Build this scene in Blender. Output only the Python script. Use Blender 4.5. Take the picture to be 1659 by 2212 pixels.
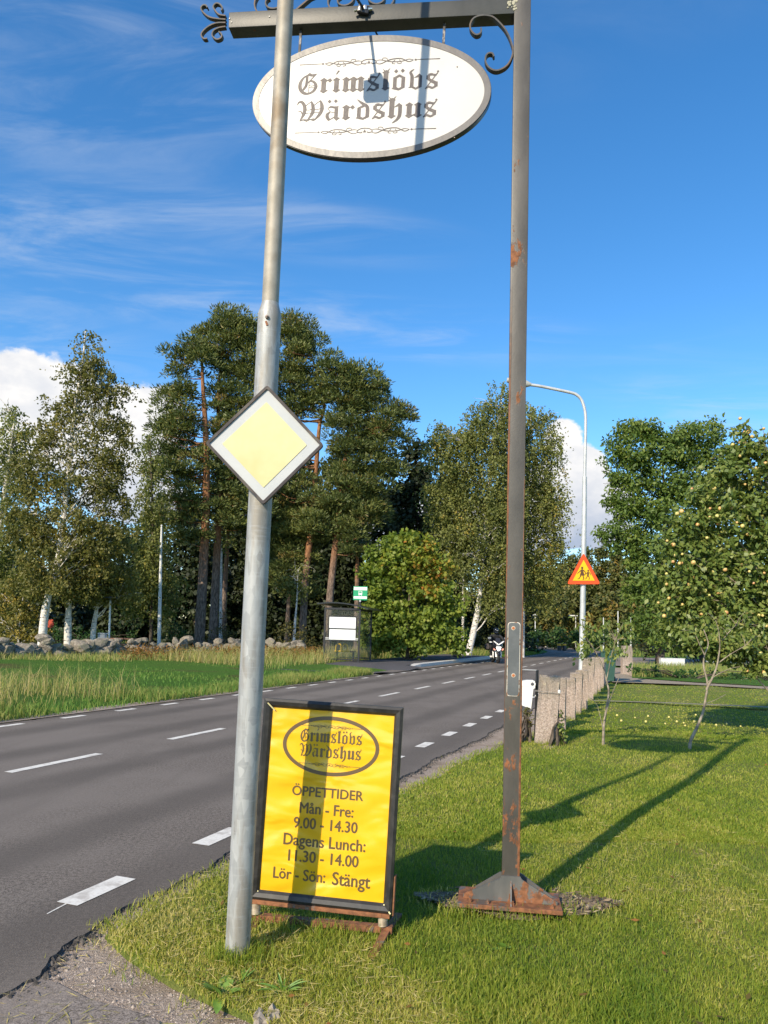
import bpy, bmesh, math, random
import numpy as np
from mathutils import Vector, Matrix, Euler
for o in list(bpy.data.objects): bpy.data.objects.remove(o)
SC = bpy.context.scene
COL = SC.collection
rad = math.radians
# ---------------------------------------------------------------- camera
F_PX, CX, CY, EYE = 1646.0, 829.5, 1265.6, 1.6      # view units: photograph measured at 1659 x 2212
PITCH, ROLL = rad(3.3), rad(1.66)
CAM_R = (Matrix.Rotation(math.pi/2+PITCH, 3, 'X') @ Matrix.Rotation(ROLL, 3, 'Z'))
cam = bpy.data.cameras.new('camera'); camo = bpy.data.objects.new('camera', cam); COL.objects.link(camo)
camo.matrix_world = Matrix.Translation((0, 0, EYE)) @ CAM_R.to_4x4()
cam.sensor_fit = 'VERTICAL'; cam.sensor_height = 36.0; cam.sensor_width = 27.0
cam.lens = F_PX/2212*36.0
cam.shift_y = (CY-1106.0)/2212
cam.clip_start = 0.05; cam.clip_end = 2000
SC.camera = camo
SC.render.resolution_x = 768; SC.render.resolution_y = 1024
# ---------------------------------------------------------------- sun and sky
SUN_AZ, SUN_EL = rad(33.2), rad(32.0)               # direction in which shadows fall / height of the sun
LIGHT = Vector((math.sin(SUN_AZ)*math.cos(SUN_EL), math.cos(SUN_AZ)*math.cos(SUN_EL), -math.sin(SUN_EL)))
sun = bpy.data.lights.new('sun', 'SUN'); sun.energy = 5.0; sun.angle = rad(0.53); sun.color = (1.0, 0.86, 0.655)
suno = bpy.data.objects.new('sun', sun); COL.objects.link(suno)
suno.rotation_euler = LIGHT.to_track_quat('-Z', 'Y').to_euler(); suno.location = (-20, -30, 30)
SC.view_settings.view_transform = 'Standard'; SC.view_settings.look = 'None'
SC.view_settings.exposure = 0.25; SC.view_settings.gamma = 1.0
SC.view_settings.use_curve_mapping = False

def ray(x, y): return CAM_R @ Vector(((x-CX)/F_PX, -(y-CY)/F_PX, -1.0))
def G(x, y, z=0.0):
    d = ray(x, y); t = (z-EYE)/d.z; return Vector((0, 0, EYE)) + d*t
def P(x, y, Y):
    d = ray(x, y); return Vector((0, 0, EYE)) + d*(Y/d.y)
def proj(w):
    c = CAM_R.transposed() @ (Vector(w)-Vector((0, 0, EYE))); return (CX-F_PX*c.x/c.z, CY+F_PX*c.y/c.z)

class NT:
    """small node-tree helper"""
    def __init__(s, tree): s.t = tree; tree.nodes.clear()
    def n(s, typ, ins=None, **attrs):
        nd = s.t.nodes.new(typ)
        for k, v in attrs.items(): setattr(nd, k, v)
        if ins:
            for k, v in ins.items():
                sock = nd.inputs[k]
                if isinstance(v, bpy.types.NodeSocket): s.t.links.new(v, sock)
                else: sock.default_value = v
        return nd
    def m(s, op, a, b=0.0, c=0.0, clamp=False):
        return s.n('ShaderNodeMath', {0: a, 1: b, 2: c}, operation=op, use_clamp=clamp).outputs[0]
    def smooth(s, v, lo, hi, a=0.0, b=1.0):
        return s.n('ShaderNodeMapRange', {'Value': v, 'From Min': lo, 'From Max': hi, 'To Min': a, 'To Max': b}, interpolation_type='SMOOTHSTEP').outputs[0]
    def mix(s, f, a, b, blend='MIX'):
        nd = s.t.nodes.new('ShaderNodeMix'); nd.data_type = 'RGBA'; nd.blend_type = blend
        for i, v in ((0, f), (6, a), (7, b)):
            if isinstance(v, bpy.types.NodeSocket): s.t.links.new(v, nd.inputs[i])
            else: nd.inputs[i].default_value = v if i == 0 else (*v, 1.0)[:4]
        return nd.outputs[2]
    def noise(s, vec, scale, detail=3.0, rough=0.55, dist=0.0, dim='3D'):
        nd = s.n('ShaderNodeTexNoise', {'Scale': scale, 'Detail': detail, 'Roughness': rough, 'Distortion': dist}, noise_dimensions=dim)
        if vec is not None: s.t.links.new(vec, nd.inputs['Vector'])
        return nd.outputs[0]
    def mapping(s, vec, scale=(1, 1, 1), rot=(0, 0, 0), loc=(0, 0, 0)):
        return s.n('ShaderNodeMapping', {'Vector': vec, 'Scale': scale, 'Rotation': rot, 'Location': loc}).outputs[0]
    def ramp(s, f, stops):
        nd = s.n('ShaderNodeValToRGB', {'Fac': f}); cr = nd.color_ramp
        while len(cr.elements) < len(stops): cr.elements.new(0.5)
        for e, (p, c) in zip(cr.elements, stops): e.position = p; e.color = (*c, 1.0)[:4]
        return nd.outputs[0]

world = bpy.data.worlds.new('World'); SC.world = world; world.use_nodes = True
w = NT(world.node_tree)
sky = w.n('ShaderNodeTexSky', sky_type='NISHITA', sun_disc=False, sun_elevation=SUN_EL, sun_rotation=math.pi+SUN_AZ,
          altitude=150.0, air_density=1.0, dust_density=0.3, ozone_density=3.0)
skyc = w.n('ShaderNodeHueSaturation', {'Color': sky.outputs[0], 'Saturation': 1.28, 'Value': 1.45, 'Hue': 0.5}).outputs[0]
dirv = w.n('ShaderNodeTexCoord').outputs['Generated']
sep = w.n('ShaderNodeSeparateXYZ', {0: dirv}); vx, vy, vz = sep.outputs
# high thin cirrus: noise on a plane far overhead, stretched into streaks
inv = w.m('DIVIDE', 1.0, w.m('ADD', w.m('MAXIMUM', vz, 0.0), 0.16))
pl = w.n('ShaderNodeCombineXYZ', {0: w.m('MULTIPLY', vx, inv), 1: w.m('MULTIPLY', vy, inv), 2: 0.0}).outputs[0]
streak = w.noise(w.mapping(pl, (0.9, 3.0, 1), (0, 0, rad(-10)), (3.1, 1.7, 0)), 1.7, 8.0, 0.62, 1.6)
field = w.noise(w.mapping(pl, (0.8, 1.3, 1), (0, 0, rad(-8)), (0.35, 0.55, 0)), 0.75, 2.0, 0.5)
def gate(px, py, a, b):
    """soft elliptical region of the sky round a direction: a across, b up (radians)"""
    d = ray(px, py).normalized(); r = Vector((d.y, -d.x, 0)).normalized(); u = r.cross(d)
    dr = w.n('ShaderNodeVectorMath', {0: dirv, 1: r}, operation='DOT_PRODUCT').outputs['Value']
    du = w.n('ShaderNodeVectorMath', {0: dirv, 1: u}, operation='DOT_PRODUCT').outputs['Value']
    df = w.n('ShaderNodeVectorMath', {0: dirv, 1: d}, operation='DOT_PRODUCT').outputs['Value']
    q = w.m('ADD', w.m('POWER', w.m('DIVIDE', dr, a), 2.0), w.m('POWER', w.m('DIVIDE', du, b), 2.0))
    return w.m('MULTIPLY', w.m('SUBTRACT', 1.0, w.m('SQRT', q), clamp=False), w.m('GREATER_THAN', df, 0.0))
cir = w.m('ADD', w.smooth(field, 0.46, 0.66), 0.0)
for g in ((330, 190, .22, .055), (120, 560, .40, .04), (380, 640, .62, .05), (860, 720, .30, .045), (560, 480, .30, .05), (100, 460, .25, .05), (-500, 600, .5, .1)):
    cir = w.m('MAXIMUM', cir, w.smooth(gate(*g), 0.0, 0.75, 0.0, 0.95))
cirrus = w.m('MULTIPLY', w.m('MULTIPLY', w.smooth(streak, 0.38, 0.78), cir), 0.40)
col = w.mix(cirrus, skyc, (4.6, 5.1, 5.8))
# cumulus banks low over the horizon
cn = w.noise(dirv, 9.0, 8.0, 0.6, 0.15); cb = w.noise(w.mapping(dirv, (1, 1, 2.2)), 26.0, 5.0, 0.6)
bank = w.m('SUBTRACT', w.m('MULTIPLY', w.smooth(w.noise(w.mapping(dirv, (1, 1, .6)), 2.3, 2.0, 0.5), 0.55, 0.72), w.smooth(vz, 0.30, 0.16)), 0.62)
cum = bank
for g in ((70, 850, .105, .066), (20, 905, .12, .08), (-120, 900, .16, .1), (300, 915, .075, .065), (250, 960, .12, .07), (345, 880, .04, .035), 
          (1215, 950, .030, .032), (1250, 1015, .042, .040), (1280, 1090, .062, .045), (1200, 1060, .060, .05), (1240, 1150, .09, .03), (1000, 1150, .2, .05), (300, 1080, .1, .04)):
    cum = w.m('MAXIMUM', cum, gate(*g))
dens = w.m('ADD', cum, w.m('MULTIPLY', w.m('SUBTRACT', w.m('ADD', w.m('MULTIPLY', cn, .7), w.m('MULTIPLY', cb, .3)), .5), 1.25))
cmask = w.smooth(dens, 0.16, 0.30)
shade = w.m('ADD', w.m('MULTIPLY', w.smooth(vz, 0.10, 0.21), 0.62), w.m('MULTIPLY', w.smooth(w.noise(w.mapping(dirv, (1, 1, 1.6)), 14.0, 5.0, .6), .3, .7), 0.45), clamp=True)
ccol = w.mix(shade, (2.7, 3.3, 4.4), (6.9, 6.75, 6.6))
col = w.mix(cmask, col, ccol)
world.cycles.sampling_method = 'MANUAL'; world.cycles.sample_map_resolution = 512
w.n('ShaderNodeOutputWorld', {0: w.n('ShaderNodeBackground', {'Color': col, 'Strength': 0.13}).outputs[0]})

# ---------------------------------------------------------------- mesh helpers
def link(o, parent=None):
    COL.objects.link(o)
    if parent: o.parent = parent
    return o
def tag(o, label=None, cat=None, group=None, kind=None):
    if label: o['label'] = label
    if cat: o['category'] = cat
    if group: o['group'] = group
    if kind: o['kind'] = kind
    return o
def empty(name, loc=(0, 0, 0), rz=0.0, label=None, cat=None, group=None, rot=None):
    o = bpy.data.objects.new(name, None); o.empty_display_size = 0.1; link(o)
    o.location = loc; o.rotation_euler = rot if rot else (0, 0, rz)
    return tag(o, label, cat, group)
def fast_mesh(name, V, faces, tint=None):
    """V (n,3) array, faces (m,k) array of one polygon size"""
    me = bpy.data.meshes.new(name); V = np.asarray(V, np.float32); Fa = np.asarray(faces, np.int32)
    me.vertices.add(len(V)); me.vertices.foreach_set('co', V.ravel())
    m, k = Fa.shape
    me.loops.add(m*k); me.loops.foreach_set('vertex_index', Fa.ravel())
    me.polygons.add(m); me.polygons.foreach_set('loop_start', np.arange(0, m*k, k, dtype=np.int32))
    if tint is not None:
        a = me.attributes.new('tint', 'FLOAT', 'POINT'); a.data.foreach_set('value', np.asarray(tint, np.float32))
    me.update(calc_edges=True); return me
class MB:
    """collects shapes; build() links them as one mesh object"""
    def __init__(s): s.v = []; s.f = []
    def add(s, v, f):
        k = len(s.v); s.v += [tuple(p) for p in v]; s.f += [[i+k for i in q] for q in f]; return s
    def box(s, c, size, M=None, taper=1.0):
        x, y, z = (a/2 for a in size); M = M or Matrix.Identity(3); c = Vector(c)
        vs = [c + M @ Vector((a*(taper if e > 0 else 1), b*(taper if e > 0 else 1), e)) for e in (-z, z) for a, b in ((-x, -y), (x, -y), (x, y), (-x, y))]
        return s.add(vs, [(3, 2, 1, 0), (4, 5, 6, 7), (0, 1, 5, 4), (1, 2, 6, 5), (2, 3, 7, 6), (3, 0, 4, 7)])
    def bbox(s, c, size, b=0.004, M=None):
        """box with chamfered edges"""
        bm = bmesh.new(); bmesh.ops.create_cube(bm, size=1.0)
        bmesh.ops.scale(bm, vec=size, verts=bm.verts); bmesh.ops.bevel(bm, geom=bm.edges[:], offset=b, segments=2, affect='EDGES', profile=.6)
        M = M or Matrix.Identity(3); bm.verts.index_update()
        s.add([Vector(c)+M @ v.co for v in bm.verts], [[v.index for v in f.verts] for f in bm.faces]); bm.free(); return s
    def tube(s, pts, radii, n=8, cap=True):
        pts = [Vector(p) for p in pts]; vs = []; fs = []; up = None
        if not hasattr(radii, '__len__'): radii = [radii]*len(pts)
        for i, p in enumerate(pts):
            d = (pts[min(i+1, len(pts)-1)]-pts[max(i-1, 0)]); d = d.normalized() if d.length > 1e-9 else Vector((0, 0, 1))
            if up is None: up = Vector((0, 0, 1)) if abs(d.z) < .9 else Vector((1, 0, 0))
            a = d.cross(up)
            if a.length < 1e-6: a = d.cross(Vector((0, 1, 0)))
            a.normalize(); b = d.cross(a); up = -b if False else up - d*up.dot(d)
            if up.length < 1e-6: up = b
            up.normalize(); a = d.cross(up); b = up
            for k in range(n):
                t = 2*math.pi*k/n; vs.append(p + (a*math.cos(t)+b*math.sin(t))*radii[i])
        for i in range(len(pts)-1):
            for k in range(n):
                q = i*n+k; r = i*n+(k+1) % n; fs.append((q, r, r+n, q+n))
        if cap: fs.append(list(range(n))[::-1]); fs.append([len(vs)-n+k for k in range(n)])
        return s.add(vs, fs)
    def lathe(s, prof, c=(0, 0, 0), n=24, M=None):
        """profile [(r,z)...] round z"""
        M = M or Matrix.Identity(3); c = Vector(c); vs = []; fs = []
        for r, z in prof:
            for k in range(n):
                t = 2*math.pi*k/n; vs.append(c+M @ Vector((r*math.cos(t), r*math.sin(t), z)))
        for i in range(len(prof)-1):
            for k in range(n):
                q = i*n+k; r = i*n+(k+1) % n; fs.append((q, r, r+n, q+n))
        fs.append(list(range(n))[::-1]); fs.append([len(vs)-n+k for k in range(n)])
        return s.add(vs, fs)
    def prism(s, poly, y0, y1):
        """closed xz polygon extruded from y0 (front) to y1"""
        n = len(poly); vs = [(x, y0, z) for x, z in poly]+[(x, y1, z) for x, z in poly]
        return s.add(vs, [list(range(n)), list(range(n, 2*n))[::-1]]+[(i, i+n, (i+1) % n+n, (i+1) % n) for i in range(n)])
    def ring(s, outer, inner, y0, y1):
        """xz ring between two equal-length loops, extruded in y"""
        n = len(outer); vs = [(x, y, z) for y in (y0, y1) for L in (outer, inner) for x, z in L]; fs = []
        for i in range(n):
            j = (i+1) % n
            fs += [(i, j, n+j, n+i), (2*n+i, 3*n+i, 3*n+j, 2*n+j), (i, 2*n+i, 2*n+j, j), (n+i, n+j, 3*n+j, 3*n+i)]
        return s.add(vs, fs)
    def bar(s, path, thick, y0, y1):
        """flat iron bar bent along an xz path"""
        n = len(path); vs = []; fs = []
        for i, (x, z) in enumerate(path):
            a = path[max(i-1, 0)]; b = path[min(i+1, n-1)]; d = Vector((b[0]-a[0], b[1]-a[1]))
            d = d.normalized() if d.length > 0 else Vector((1, 0)); q = Vector((-d.y, d.x))*thick/2
            vs += [(x+q.x, y0, z+q.y), (x-q.x, y0, z-q.y), (x-q.x, y1, z-q.y), (x+q.x, y1, z+q.y)]
        for i in range(n-1):
            for k in range(4):
                a = i*4+k; b = i*4+(k+1) % 4; fs.append((a, b, b+4, a+4))
        fs += [(3, 2, 1, 0), [4*n-4, 4*n-3, 4*n-2, 4*n-1]]
        return s.add(vs, fs)
    def build(s, name, mat, parent=None, smooth=False, angle=40, kind=None):
        me = bpy.data.meshes.new(name); me.from_pydata(s.v, [], s.f); me.validate(); me.update()
        bm = bmesh.new(); bm.from_mesh(me); bmesh.ops.recalc_face_normals(bm, faces=bm.faces[:]); bm.to_mesh(me); bm.free()
        if smooth:
            me.polygons.foreach_set('use_smooth', [True]*len(me.polygons)); me.set_sharp_from_angle(angle=rad(angle))
        me.materials.append(mat); o = bpy.data.objects.new(name, me); link(o, parent)
        if kind: o['kind'] = kind
        return o
def catmull(pts, k=6):
    pts = [Vector(p) for p in pts]; out = []
    for i in range(len(pts)-1):
        p0 = pts[max(i-1, 0)]; p1 = pts[i]; p2 = pts[i+1]; p3 = pts[min(i+2, len(pts)-1)]
        for j in range(k):
            t = j/k; out.append(0.5*((2*p1)+(p2-p0)*t+(2*p0-5*p1+4*p2-p3)*t*t+(3*p1-p0-3*p2+p3)*t**3))
    out.append(pts[-1]); return out
def ellipse(cx, cz, a, b, n=64): return [(cx+a*math.cos(2*math.pi*i/n), cz+b*math.sin(2*math.pi*i/n)) for i in range(n)]
class Frame:
    """upright plane through a ground point, turned by rz: photograph points to its own x, z"""
    def __init__(s, o, rz): s.o = Vector(o); s.x = Vector((math.cos(rz), math.sin(rz), 0)); s.nrm = Vector((-s.x.y, s.x.x, 0)); s.rz = rz
    def at(s, px, py, off=0.0):
        d = ray(px, py); e = Vector((0, 0, EYE)); t = ((s.o+s.nrm*off)-e).dot(s.nrm)/d.dot(s.nrm); w_ = e+d*t
        return ((w_-s.o).dot(s.x), w_.z-s.o.z)

# ---------------------------------------------------------------- materials
MATS = {}
def principled(name, color=(.5, .5, .5), rough=.6, metal=0.0, spec=.5, fn=None, **kw):
    if name in MATS: return MATS[name]
    m = bpy.data.materials.new(name); m.use_nodes = True; t = NT(m.node_tree)
    b = t.n('ShaderNodeBsdfPrincipled', {'Base Color': (*color, 1), 'Roughness': rough, 'Metallic': metal, 'Specular IOR Level': spec})
    for k, v in kw.items(): b.inputs[k].default_value = v
    t.n('ShaderNodeOutputMaterial', {0: b.outputs[0]})
    if fn: fn(t, b)
    MATS[name] = m; return m
def setc(t, b, c): t.t.links.new(c, b.inputs['Base Color'])
def bump(t, b, h, strength=.4, dist=.01):
    n = t.n('ShaderNodeBump', {'Height': h, 'Strength': strength, 'Distance': dist}); t.t.links.new(n.outputs[0], b.inputs['Normal'])
def objco(t): return t.n('ShaderNodeTexCoord').outputs['Object']
def speckle(c1, c2, scale, detail=4, lo=.35, hi=.65, bs=.3, bd=.01, c3=None, s3=.4, bscale=None):
    def fn(t, b):
        o = objco(t); f = t.smooth(t.noise(o, scale, detail, .6), lo, hi); c = t.mix(f, c1, c2)
        if c3: c = t.mix(t.smooth(t.noise(o, s3, 4, .6), .45, .68), c, c3)
        setc(t, b, c); bump(t, b, t.noise(o, bscale or scale, detail, .65), bs, bd)
    return fn
def asphalt_fn(base, patch, tracks=()):
    def fn(t, b):
        o = objco(t)
        c = t.mix(t.smooth(t.m('ADD', t.m('MULTIPLY', t.noise(o, 120, 2, .7), .6), t.m('MULTIPLY', t.noise(o, 38, 3, .7), .4)), .38, .62), [x*.40 for x in base], [x*1.62 for x in base])
        c = t.mix(t.m('MULTIPLY', t.smooth(t.noise(o, .35, 5, .65), .40, .60), .75), c, patch)
        st = t.noise(t.mapping(o, (1, .06, 1), (0, 0, rad(20.3))), 1.6, 4, .55)
        c = t.mix(t.m('MULTIPLY', t.smooth(st, .5, .68), .35), c, [x*.72 for x in base])
        if tracks:          # tyre-polished tracks along the lanes
            ac = t.m('ADD', t.n('ShaderNodeVectorMath', {0: o, 1: (math.cos(rad(20.3)), -math.sin(rad(20.3)), 0)}, operation='DOT_PRODUCT').outputs['Value'], t.m('MULTIPLY', t.m('SUBTRACT', t.noise(t.mapping(o, (1, 1, 1)), .3, 3), .5), .5))
            for s_, w_, k_ in tracks: c = t.mix(t.m('MULTIPLY', t.smooth(t.m('ABSOLUTE', t.m('SUBTRACT', ac, s_)), w_, w_*.15), t.m('ADD', t.m('MULTIPLY', t.noise(o, .9, 4), k_), k_*.5)), c, [x*.55 for x in base])
        c = t.mix(t.m('MULTIPLY', t.smooth(t.n('ShaderNodeTexVoronoi', {'Vector': o, 'Scale': 60.0}).outputs[0], .16, .08), .6), c, [x*2.3 for x in base])
        setc(t, b, c); bump(t, b, t.noise(o, 130, 3, .7), .55, .006)
    return fn
M_road = principled('asphalt', rough=.9, spec=.25, fn=asphalt_fn((.158, .134, .111), (.196, .168, .141), ((-3.0, .5, .55), (-4.15, .42, .6), (-5.65, .42, .55), (-7.15, .42, .55), (-8.55, .42, .6), (-9.45, .3, .5))))
M_drive = principled('old_asphalt', rough=.92, spec=.2, fn=asphalt_fn((.20, .170, .145), (.28, .235, .195)))
M_paint = principled('road_paint', rough=.75, spec=.3, fn=speckle((.66, .62, .54), (.76, .73, .65), 60, 4, .3, .6, .3, .004, (.50, .46, .40), 9))
M_gravel = principled('gravel', rough=.95, spec=.15, fn=speckle((.25, .195, .15), (.50, .41, .33), 70, 5, .3, .7, .9, .02, (.28, .215, .155), 2.5))
M_soil = principled('soil', rough=1.0, spec=.1, fn=speckle((.13, .095, .065), (.36, .28, .195), 38, 6, .35, .7, 1.0, .02, (.26, .195, .125), 5))
def lawn_fn(t, b):
    o = objco(t)
    c = t.mix(t.smooth(t.noise(o, 55, 4, .7), .3, .7), (.10, .14, .028), (.25, .30, .065))
    c = t.mix(t.smooth(t.noise(o, 1.1, 5, .65), .47, .70), c, (.25, .225, .085))
    setc(t, b, c); bump(t, b, t.noise(o, 90, 4, .7), 1.0, .03)
M_lawn = principled('lawn_turf', rough=1.0, spec=.1, fn=lawn_fn)
def meadow_fn(t, b):
    o = objco(t)
    c = t.mix(t.smooth(t.noise(o, 14, 5, .7), .3, .7), (.065, .15, .022), (.13, .26, .045))
    c = t.mix(t.smooth(t.noise(o, .35, 4, .6), .5, .7), c, (.13, .13, .045))
    setc(t, b, c); bump(t, b, t.noise(o, 20, 5, .7), 1.0, .15)
M_meadow = principled('meadow', rough=1.0, spec=.1, fn=meadow_fn)
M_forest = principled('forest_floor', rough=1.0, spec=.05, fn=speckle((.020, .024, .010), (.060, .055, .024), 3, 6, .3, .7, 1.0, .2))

def leafmat(name, stops, trans=.30, rough=.55, tcol=1.25):
    """leaf colours by each leaf's own tint value"""
    m = bpy.data.materials.new(name); m.use_nodes = True; t = NT(m.node_tree)
    f = t.n('ShaderNodeAttribute', attribute_name='tint').outputs['Fac']
    c = t.ramp(f, stops)
    p = t.n('ShaderNodeBsdfPrincipled', {'Base Color': c, 'Roughness': rough, 'Specular IOR Level': .35})
    tr = t.n('ShaderNodeBsdfTranslucent', {'Color': t.mix(1.0, c, (tcol*1.05, tcol*1.1, tcol*.6), 'MULTIPLY')})
    mx = t.n('ShaderNodeMixShader', {0: trans, 1: p.outputs[0], 2: tr.outputs[0]})
    t.n('ShaderNodeOutputMaterial', {0: mx.outputs[0]}); MATS[name] = m; return m
L_birch = leafmat('birch_leaves', [(0, (.085, .092, .022)), (.45, (.155, .150, .036)), (.8, (.21, .195, .050)), (1, (.33, .25, .05))], .34)
L_birch2 = leafmat('weeping_birch_leaves', [(0, (.095, .115, .030)), (.5, (.185, .205, .055)), (.86, (.26, .27, .07)), (1, (.40, .30, .06))], .34)
L_pine = leafmat('pine_needles', [(0, (.050, .075, .024)), (.5, (.120, .148, .040)), (.85, (.185, .200, .052)), (1, (.22, .16, .05))], .16, .5)
L_dark = leafmat('shade_toned_leaves', [(0, (.014, .022, .008)), (.6, (.030, .044, .014)), (1, (.060, .072, .020))], .2)  # leaf colours darkened to stand for the canopy shade inside the wood
L_maple = leafmat('maple_leaves', [(0, (.085, .140, .022)), (.5, (.205, .265, .036)), (.74, (.27, .27, .036)), (.86, (.36, .23, .03)), (1, (.40, .16, .03))], .36)
L_ash = leafmat('ash_leaves', [(0, (.062, .112, .026)), (.6, (.135, .205, .038)), (1, (.22, .26, .055))], .34)
L_apple = leafmat('apple_leaves', [(0, (.07, .115, .026)), (.5, (.15, .205, .044)), (.85, (.25, .28, .075)), (1, (.38, .34, .10))], .25, .42)
L_far = leafmat('far_wood_leaves', [(0, (.050, .070, .020)), (.5, (.110, .125, .030)), (.85, (.18, .165, .045)), (1, (.28, .19, .04))], .3)
L_shrub = leafmat('shrub_leaves', [(0, (.035, .045, .014)), (.6, (.085, .085, .024)), (1, (.19, .15, .03))], .3)
L_green = leafmat('green_shrub_leaves', [(0, (.018, .050, .014)), (.6, (.040, .095, .022)), (1, (.08, .15, .03))], .3)
L_grass = leafmat('grass_blades', [(0, (.110, .195, .018)), (.4, (.265, .315, .034)), (.62, (.42, .40, .08)), (.82, (.60, .50, .18)), (1, (.68, .57, .27))], .36, .6)
L_rough = leafmat('tall_grass_blades', [(0, (.10, .22, .034)), (.35, (.22, .28, .06)), (.7, (.40, .35, .12)), (1, (.54, .43, .21))], .30, .7)
L_fern = leafmat('bracken', [(0, (.09, .085, .02)), (.5, (.22, .12, .03)), (1, (.34, .15, .04))], .3, .7)
def birchbark(t, b):
    o = objco(t)
    c = t.mix(t.smooth(t.noise(o, 6, 4, .6), .3, .7), (.52, .48, .42), (.78, .75, .70))
    band = t.smooth(t.noise(t.mapping(o, (1.2, 1.2, 7)), 3.2, 5, .65), .56, .66)
    c = t.mix(band, c, (.055, .048, .042)); setc(t, b, c); bump(t, b, band, .5, .02)
M_birch = principled('birch_bark', rough=.8, spec=.2, fn=birchbark)
def pinebark(t, b):
    o = t.n('ShaderNodeNewGeometry').outputs['Position']; z = t.n('ShaderNodeSeparateXYZ', {0: o}).outputs[2]
    pl_ = t.noise(t.mapping(o, (7, 7, 1.8)), 2.2, 5, .65)
    low = t.mix(t.smooth(pl_, .35, .65), (.085, .064, .052), (.27, .21, .17))
    hi = t.mix(t.smooth(pl_, .35, .65), (.16, .075, .035), (.36, .18, .09))
    setc(t, b, t.mix(t.smooth(t.m('ADD', z, t.m('MULTIPLY', t.noise(o, .5), 3.0)), 4.5, 9.0), low, hi)); bump(t, b, pl_, .9, .06)
M_pine = principled('pine_bark', rough=.95, spec=.1, fn=pinebark)
M_bark = principled('grey_bark', rough=.95, spec=.1, fn=speckle((.045, .036, .028), (.16, .13, .10), 5, 5, .3, .7, .8, .03))
M_twig = principled('apple_bark', rough=.85, spec=.2, fn=speckle((.17, .14, .10), (.38, .32, .24), 12, 5, .3, .7, .5, .01))
# ================================================================ THE SETTING
RD = rad(20.3)
UU = Vector((math.sin(RD), math.cos(RD), 0)); NN = Vector((math.cos(RD), -math.sin(RD), 0))
def road_pt(t, s, z=0.0):
    """along the road t metres, s metres to its right of the camera; bends left in the distance"""
    T0, RR = 62.0, 75.0
    if t <= T0: p = UU*t + NN*s
    else:
        a = min((t-T0)/RR, 1.6); sc = -6.42; c = UU*T0 + NN*(sc-RR); r = RR+(s-sc)
        p = c + NN*(r*math.cos(a)) + UU*(r*math.sin(a))
    return Vector((p.x, p.y, z))
rng = np.random.default_rng(7); rnd = random.Random(7)
def wob(t, k=0): return .05*math.sin(t*1.7+k)+.035*math.sin(t*4.3+k*2)+.02*math.sin(t*11+k*3)+.012*math.sin(t*27+k)+.012*math.sin(t*53+k*5)
def strip(name, ts, left, right, z, mat, nx=4, parent=None):
    vs = []; fs = []
    for t in ts:
        a, b = left(t), right(t)
        for k in range(nx+1): vs.append(road_pt(t, a+(b-a)*k/nx, z(t) if callable(z) else z))
    for i in range(len(ts)-1):
        for k in range(nx):
            q = i*(nx+1)+k; fs.append((q, q+1, q+nx+2, q+nx+1))
    return MB().add(vs, fs).build(name, mat, parent)
# one big sheet of ground to the horizon
g = MB().add([(-900, -900, -.05), (900, -900, -.05), (900, 900, -.05), (-900, 900, -.05)], [(0, 1, 2, 3)]).build('ground', M_forest); tag(g, kind='structure')
tnear = [-9.6+i*.04 for i in range(0, 1020)]+[31.2+i*1.0 for i in range(0, 130)]
asph_r = lambda t: float(np.interp(t, [1.5, 2.6, 2.8, 3.1, 3.6, 4.8, 6.5, 8, 9.5, 13, 30], [-2.62, -2.64, -2.66, -2.78, -2.84, -2.88, -2.80, -2.70, -2.67, -2.62, -2.62]))+wob(t, 1)*(.55 if t < 30 else 0)
asph_l = lambda t: -9.55+wob(t, 5)
road = strip('road', tnear, asph_l, asph_r, 0.0, M_road, 6); tag(road, kind='structure')
# the broken edge of the asphalt shows its thickness
lip = MB()
for i in range(len(tnear)-1):
    a, b = tnear[i], tnear[i+1]
    if b > 40: break
    lip.add([road_pt(a, asph_r(a), 0), road_pt(b, asph_r(b), 0), road_pt(b, asph_r(b)+.012, -.03), road_pt(a, asph_r(a)+.012, -.03)], [(0, 1, 2, 3)])
lip.build('broken_edge', principled('asphalt_edge', (.06, .055, .05), .95, fn=speckle((.035, .032, .03), (.15, .135, .12), 60, 4, .3, .7, 1, .02)), road)
# painted dashes
def dash(t0, t1, s, wdt, name='edge_dash'):
    k = 4 if t1 > 58 else 1; vs = []; fs = []
    for i in range(k+1):
        t = t0+(t1-t0)*i/k; vs += [road_pt(t, s-wdt/2, .004), road_pt(t, s+wdt/2, .004)]
    for i in range(k): fs.append((2*i, 2*i+1, 2*i+3, 2*i+2))
    MB().add(vs, fs).build(name, M_paint, road)
def t_of(x, y): p = G(x, y); return p.dot(UU)
# right edge line: measured starts, then the same rhythm
t0 = t_of(136, 1952); t1 = t_of(276, 1897); edge_len = t1-t0
tb = t_of(424, 1824); per = tb-t0
for k in range(-2, 45):
    dash(t0+k*per, t0+k*per+edge_len, -3.16, .145)
for k in range(-4, 42):
    dash(10.0+k*per, 10.0+k*per+edge_len, -9.25, .12)
c0 = t_of(10, 1668); c1 = t_of(221, 1629); c2 = t_of(362, 1597)
for k in range(-1, 20):
    dash(c0+k*(c2-c0), c0+k*(c2-c0)+(c1-c0), -6.42, .115, 'centre_dash')
# thin stray line of paint by the near dash
a = G(100, 1975); b = G(142, 1952)
MB().add([a+Vector((0, 0, .003)), a+Vector((.008, 0, .003)), b+Vector((.014, 0, .003)), b+Vector((0, 0, .003))], [(0, 1, 2, 3)]).build('paint_line', M_paint, road)

fe = strip('far_gravel_edge', [i*.4 for i in range(-10, 68)], lambda t: -9.86+wob(t, 3), lambda t: -9.50, .012, M_gravel, 2); tag(fe, kind='structure')
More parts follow.
